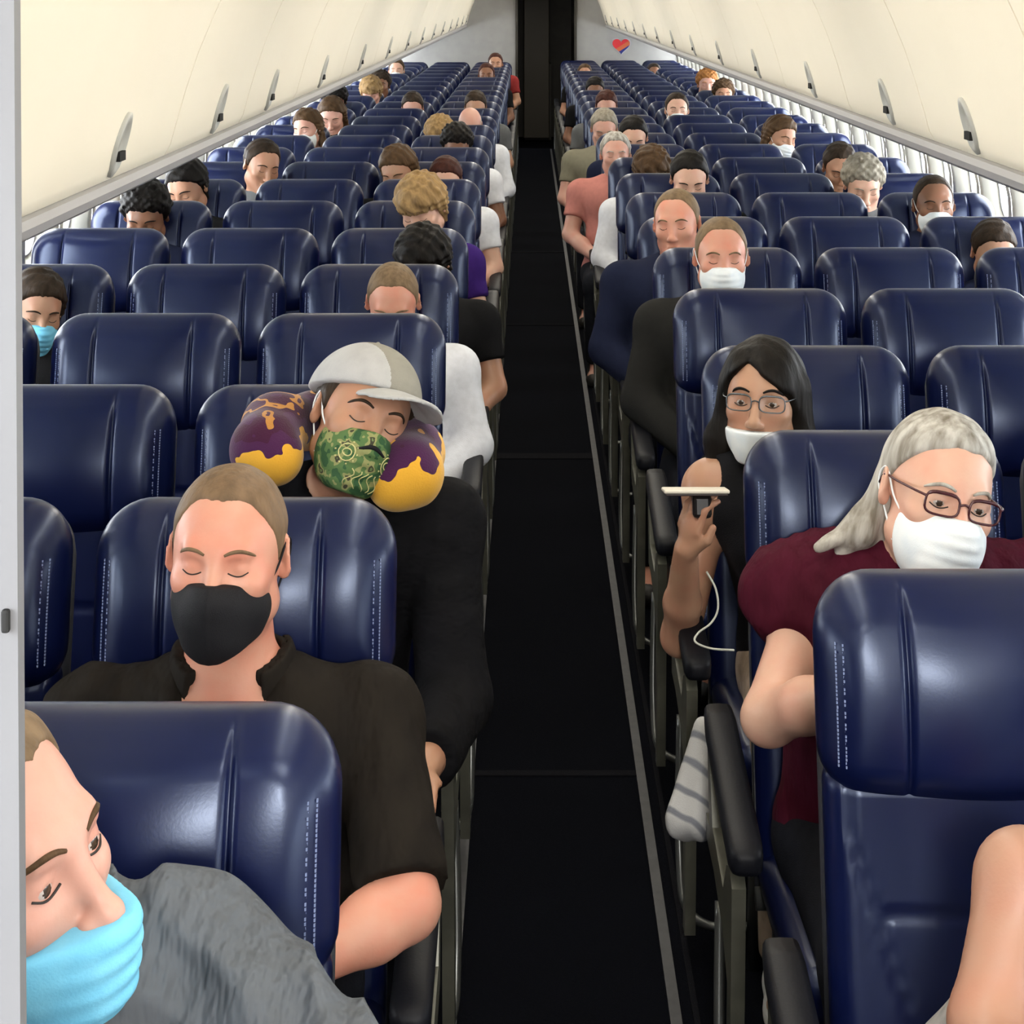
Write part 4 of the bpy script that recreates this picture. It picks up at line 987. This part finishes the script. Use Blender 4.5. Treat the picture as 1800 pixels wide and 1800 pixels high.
# --- person in the first row on the right, only an arm in view
o0 = seat_at(1, 'aisle', 0)
tR, bR = near_person(1, 'aisle', 0, (.92, 1.92, 1.06), (30, 40, 0), 'person bending forward in the nearest right row, only a bare arm in view', (skin('skin_arm', (.37, .20, .135), (.38, .175, .115)), cloth('top_white', (.5, .48, .46)), PANT['jean'], SHOE['white']),
    (HAIR['long'], HM['brown']), None, None, HM['brown'], bw=1.0, h=.008, female=True, sleeve='none', lean=(.33, -.26), shz=.86, arms={-1: (wp(1800, 1545, 2.0), wp(1738, 1800, 1.92), wp(1790, 2050, 1.72)), 1: (None, None, None)}, sleeve_f=.12)

# --- crumpled striped cloth hanging beside the second right row
def cl_mat():
    m = cloth('cloth_white_striped', (.42, .42, .44)); nt = m.node_tree; b = nt.nodes['Principled BSDF']; wv = nt.nodes.new('ShaderNodeTexWave'); wv.inputs['Scale'].default_value = 9; wv.inputs['Distortion'].default_value = 1.5; wv.bands_direction = 'DIAGONAL'
    r = nt.nodes.new('ShaderNodeValToRGB'); r.color_ramp.elements[0].color = (.20, .21, .24, 1); r.color_ramp.elements[1].color = (.50, .50, .50, 1); r.color_ramp.elements[0].position = .05; r.color_ramp.elements[1].position = .25
    nt.links.new(nt.nodes['Texture Coordinate'].outputs['Object'], wv.inputs['Vector']); nt.links.new(wv.outputs['Fac'], r.inputs[0]); nt.links.new(r.outputs[0], b.inputs['Base Color']); return m
c0 = wp(1222, 1352, 3.45); f = Field(c0-np.array((.09, .10, .13)), c0+np.array((.09, .10, .13)), .005)
f.add([rc(c0+np.array((.02, .02, .07)), c0+np.array((-.012, -.01, -.085)), .022, .042, .02), rc(c0+np.array((.03, .02, .05)), c0+np.array((.028, .0, -.08)), .022, .03, .02)])
X, Y, Z = f.all(); f.d = np.where(np.abs(f.d) < .05, f.d+folds(X, Y, Z, 60, .012, (1, 1, .25)), f.d).astype(np.float32); V, Q = f.mesh(1)
tag(link('hanging_cloth', mesh_np('hanging_cloth', V-c0, Q, cl_mat()), None, tuple(c0)), 'crumpled white striped cloth beside the knee of the black-haired woman', 'cloth')
# seat belt buckle in the second right row
bk = link('belt_buckle', MB().box((-.11, -.36, .515), (.05, .03, .012)).box((-.145, -.34, .52), (.02, .02, .008)).mesh('belt_buckle', M['buckle']), SEATS[(1, 'aisle', 1)]); bevel_obj(bk, .003)

# ------------------------------------------------------------------ the other passengers
BASE = {}
HAIR['recede'] = mk_hair('short', HM['brown'], .004, t=.004, rec=.035, up=.022); BALD = 'recede'
def base(key):
    if key not in BASE:
        rot = {'m': (0, 0, 0), 'mr': (22, 2, 6), 'ml': (-16, 0, -4), 'f': (0, 2, 0), 'fr': (32, 8, 10), 'fl': (-25, 4, -8), 'md': (0, 22, 0), 'mdl': (-18, 22, -6), 'fdl': (-20, 20, -8)}[key]
        BASE[key] = to_meshes(build_body((0, -.17, 1.175), rot, bw=1.06 if key[0] == 'm' else .93, female=key[0] == 'f', h=.012, hf=.006, sleeve='short', sleeve_f=.6, hands=True))
        BASE[key+'L'] = dict(BASE[key]); V, Q = build_body((0, -.17, 1.175), rot, bw=1.06 if key[0] == 'm' else .93, female=key[0] == 'f', h=.014, sleeve='long')['shirt']; BASE[key+'L']['shirt'] = mesh_np('shirt', V, Q, SK['fair'])
    return BASE[key]
TOP = {k: cloth('top_'+k, c, tuple(q*.9 for q in c)) for k, c in {'white': (.74, .76, .82), 'navy': (.012, .016, .04), 'charcoal': (.020, .020, .019), 'black': (.008, .008, .009), 'salmon': (.50, .20, .17), 'purple': (.04, .015, .14),
       'grey': (.12, .125, .13), 'teal': (.03, .08, .10), 'khaki': (.20, .19, .14), 'red': (.25, .03, .03)}.items()}
def pax(side, pos, row, px, top, label, key='m', skn='fair', topc='navy', hair='short', hc='brown', mask=None, long=False, pants='dark', shoe='dark', rz=0, dy=0.0, brows=True, extra=()):
    """a seated passenger whose crown is seen at (px, top)"""
    base(key); o = seat_at(side, pos, row); y = o[1]-.17+dy; p = wp(px, top, y)
    hm = BASE[key]['headm']; crown = 1.175+.118
    loc = np.array((p[0], o[1]+dy, p[2]-crown)); kz = max(.89, min(1.05, p[2]/crown)); loc[2] = 0
    half = 1.53 if pos == 'window' else 9
    loc[0] = min(max(loc[0], CX-half), CX+half)
    t = place_person(BASE[key+('L' if long else '')], tuple(loc), label, SK[skn], TOP[topc], PANT[pants], SHOE[shoe], (HAIR[hair], HM[hc]) if hair else None, MASKM['surgical'] if mask else None, M[mask] if mask else None, extra, rz=rz, brows=HM[hc] if brows else None)
    t.scale = (kz, kz, kz)                                # shorter and taller people, feet on the floor
    return t
P = pax
# left of the aisle
P(-1, 'aisle', 4, 690, 467, 'balding man in white shirt behind the man in the grey cap', 'md', 'ruddy', 'white', BALD, 'greybrown', long=True)
P(-1, 'aisle', 5, 745, 405, 'black-haired passenger with bare arm on the armrest behind the balding man', 'mdl', 'tan', 'black', 'tousled', 'black', dy=-.1)
P(-1, 'aisle', 6, 742, 312, 'woman with tousled light brown hair in the seventh row by the aisle', 'fdl', 'fair', 'purple', 'tousled', 'blonde')
P(-1, 'aisle', 8, 783, 278, 'passenger with dark red hair in the ninth row by the aisle', 'md', 'fair', 'white', 'short', 'redbrown')
P(-1, 'middle', 8, 700, 258, 'woman with brown hair leaning towards the aisle in the ninth left row', 'fdl', 'olive', 'black', 'long', 'brown')
P(-1, 'aisle', 10, 803, 222, 'passenger with black curls in the eleventh row, left aisle seat', 'md', 'brown', 'white', 'curly', 'black')
P(-1, 'aisle', 11, 774, 207, 'blonde passenger in the twelfth row, left aisle seat', 'mdl', 'fair', 'khaki', 'tousled', 'blonde')
P(-1, 'aisle', 12, 826, 190, 'bald pink-headed man in the thirteenth row, left aisle seat', 'md', 'pink', 'white', 'fringe', 'silver', long=True, shoe='white')
P(-1, 'aisle', 14, 836, 161, 'dark-haired passenger in the fifteenth row, left aisle seat', 'md', 'olive', 'grey', 'short', 'dark')
P(-1, 'aisle', 20, 855, 112, 'red-brown haired passenger near the rear, left aisle seat', 'm', 'brown', 'black', 'short', 'redbrown')
P(-1, 'aisle', 23, 871, 94, 'passenger with raised head near the rear galley opening, left of it', 'm', 'tan', 'red', 'short', 'redbrown')
P(-1, 'middle', 14, 725, 163, 'small dark-haired passenger in the fifteenth row, left middle seat', 'md', 'pink', 'red', 'short', 'dark')
P(-1, 'window', 4, 60, 488, 'dark-haired passenger in pale blue mask at the left window beside the partition', 'fr', 'olive', 'black', 'long', 'dark', 'mask_blue')
P(-1, 'window', 6, 208, 327, 'passenger with bushy black hair at the left window, seventh row', 'md', 'brown', 'navy', 'curly', 'black')
P(-1, 'window', 7, 314, 283, 'woman with black hair in a bun at the left window', 'fdl', 'tan', 'black', 'bun', 'black')
P(-1, 'window', 8, 460, 247, 'dark-haired passenger turned to the aisle at the left window', 'fr', 'tan', 'grey', 'short', 'dark')
P(-1, 'window', 11, 540, 193, 'light brown haired passenger with white mask at the left window', 'fl', 'pink', 'grey', 'long', 'brown', 'mask_white')
P(-1, 'window', 12, 583, 172, 'brown-haired passenger looking down at the left window, thirteenth row', 'md', 'pink', 'charcoal', 'long', 'brown')
P(-1, 'window', 14, 586, 150, 'passenger with thick black hair at the left window, fifteenth row', 'md', 'brown', 'charcoal', 'curly', 'black')
P(-1, 'window', 16, 652, 137, 'blonde passenger at the left window, seventeenth row', 'md', 'pink', 'grey', 'tousled', 'blonde')
P(-1, 'window', 17, 668, 126, 'dark-haired passenger at the left window, eighteenth row', 'm', 'brown', 'black', 'curly', 'dark')
P(-1, 'window', 21, 697, 104, 'brown-haired passenger with white mask at the rear left window', 'm', 'fair', 'grey', 'short', 'brown', 'mask_white')
# right of the aisle
P(1, 'aisle', 4, 1268, 384, 'balding man with white mask and charcoal jacket, fifth row right', 'm', 'ruddy', 'charcoal', BALD, 'greybrown', 'mask_white', long=True)
P(1, 'aisle', 5, 1190, 334, 'bald man without mask in navy top behind the man with white mask', 'ml', 'ruddy', 'navy', BALD, 'greybrown', long=True)
P(1, 'aisle', 7, 1212, 268, 'man with black hair looking down, eighth row right', 'md', 'fair', 'black', 'short', 'black')
P(1, 'aisle', 8, 1146, 262, 'brown-haired passenger, ninth row right by the aisle', 'md', 'fair', 'white', 'tousled', 'brown', long=True)
P(1, 'aisle', 9, 1082, 234, 'grey-haired man in salmon top leaning into the aisle', 'm', 'pink', 'salmon', 'short', 'silver')
P(1, 'aisle', 10, 1113, 206, 'passenger with blue-black hair, eleventh row right', 'md', 'fair', 'navy', 'short', 'black')
P(1, 'aisle', 11, 1062, 193, 'grey-haired passenger leaning out, twelfth row right', 'md', 'pink', 'khaki', 'short', 'ash')
P(1, 'aisle', 14, 1066, 160, 'passenger with dark red hair, fifteenth row right by the aisle', 'md', 'pink', 'grey', 'short', 'redbrown')
P(1, 'aisle', 17, 1046, 136, 'passenger with black hair, eighteenth row right by the aisle', 'md', 'brown', 'black', 'short', 'black')
P(1, 'aisle', 22, 1028, 113, 'brown-haired passenger near the rear, right aisle seat', 'm', 'tan', 'black', 'short', 'brown')
P(1, 'middle', 13, 1190, 164, 'dark-haired passenger with pale mask, right middle seat', 'm', 'fair', 'grey', 'short', 'dark', 'mask_white')
P(1, 'middle', 23, 1150, 112, 'dark-haired passenger below the heart emblem near the rear', 'm', 'brown', 'black', 'short', 'dark')
P(1, 'window', 5, 1796, 404, 'dark-haired passenger at the right window, cut by the picture edge', 'md', 'olive', 'navy', 'short', 'dark')
P(1, 'window', 6, 1642, 309, 'bald man with brown skin and white mask at the right window', 'm', 'brown', 'navy', BALD, 'dark', 'mask_white')
P(1, 'window', 7, 1518, 279, 'passenger with short grey hair at the right window, eighth row', 'md', 'fair', 'grey', 'curly', 'ash')
P(1, 'window', 8, 1477, 253, 'dark-haired passenger at the right window, ninth row', 'md', 'tan', 'black', 'short', 'dark')
P(1, 'window', 10, 1372, 205, 'passenger with light brown hair and white mask turned to the right window', 'fr', 'tan', 'navy', 'long', 'brown', 'mask_white')
P(1, 'window', 16, 1272, 142, 'passenger with brown curls at the right window, seventeenth row', 'm', 'tan', 'black', 'curly', 'brown')
P(1, 'window', 17, 1243, 124, 'ginger-haired passenger at the right window, eighteenth row', 'f', 'pink', 'black', 'curly', 'ginger')
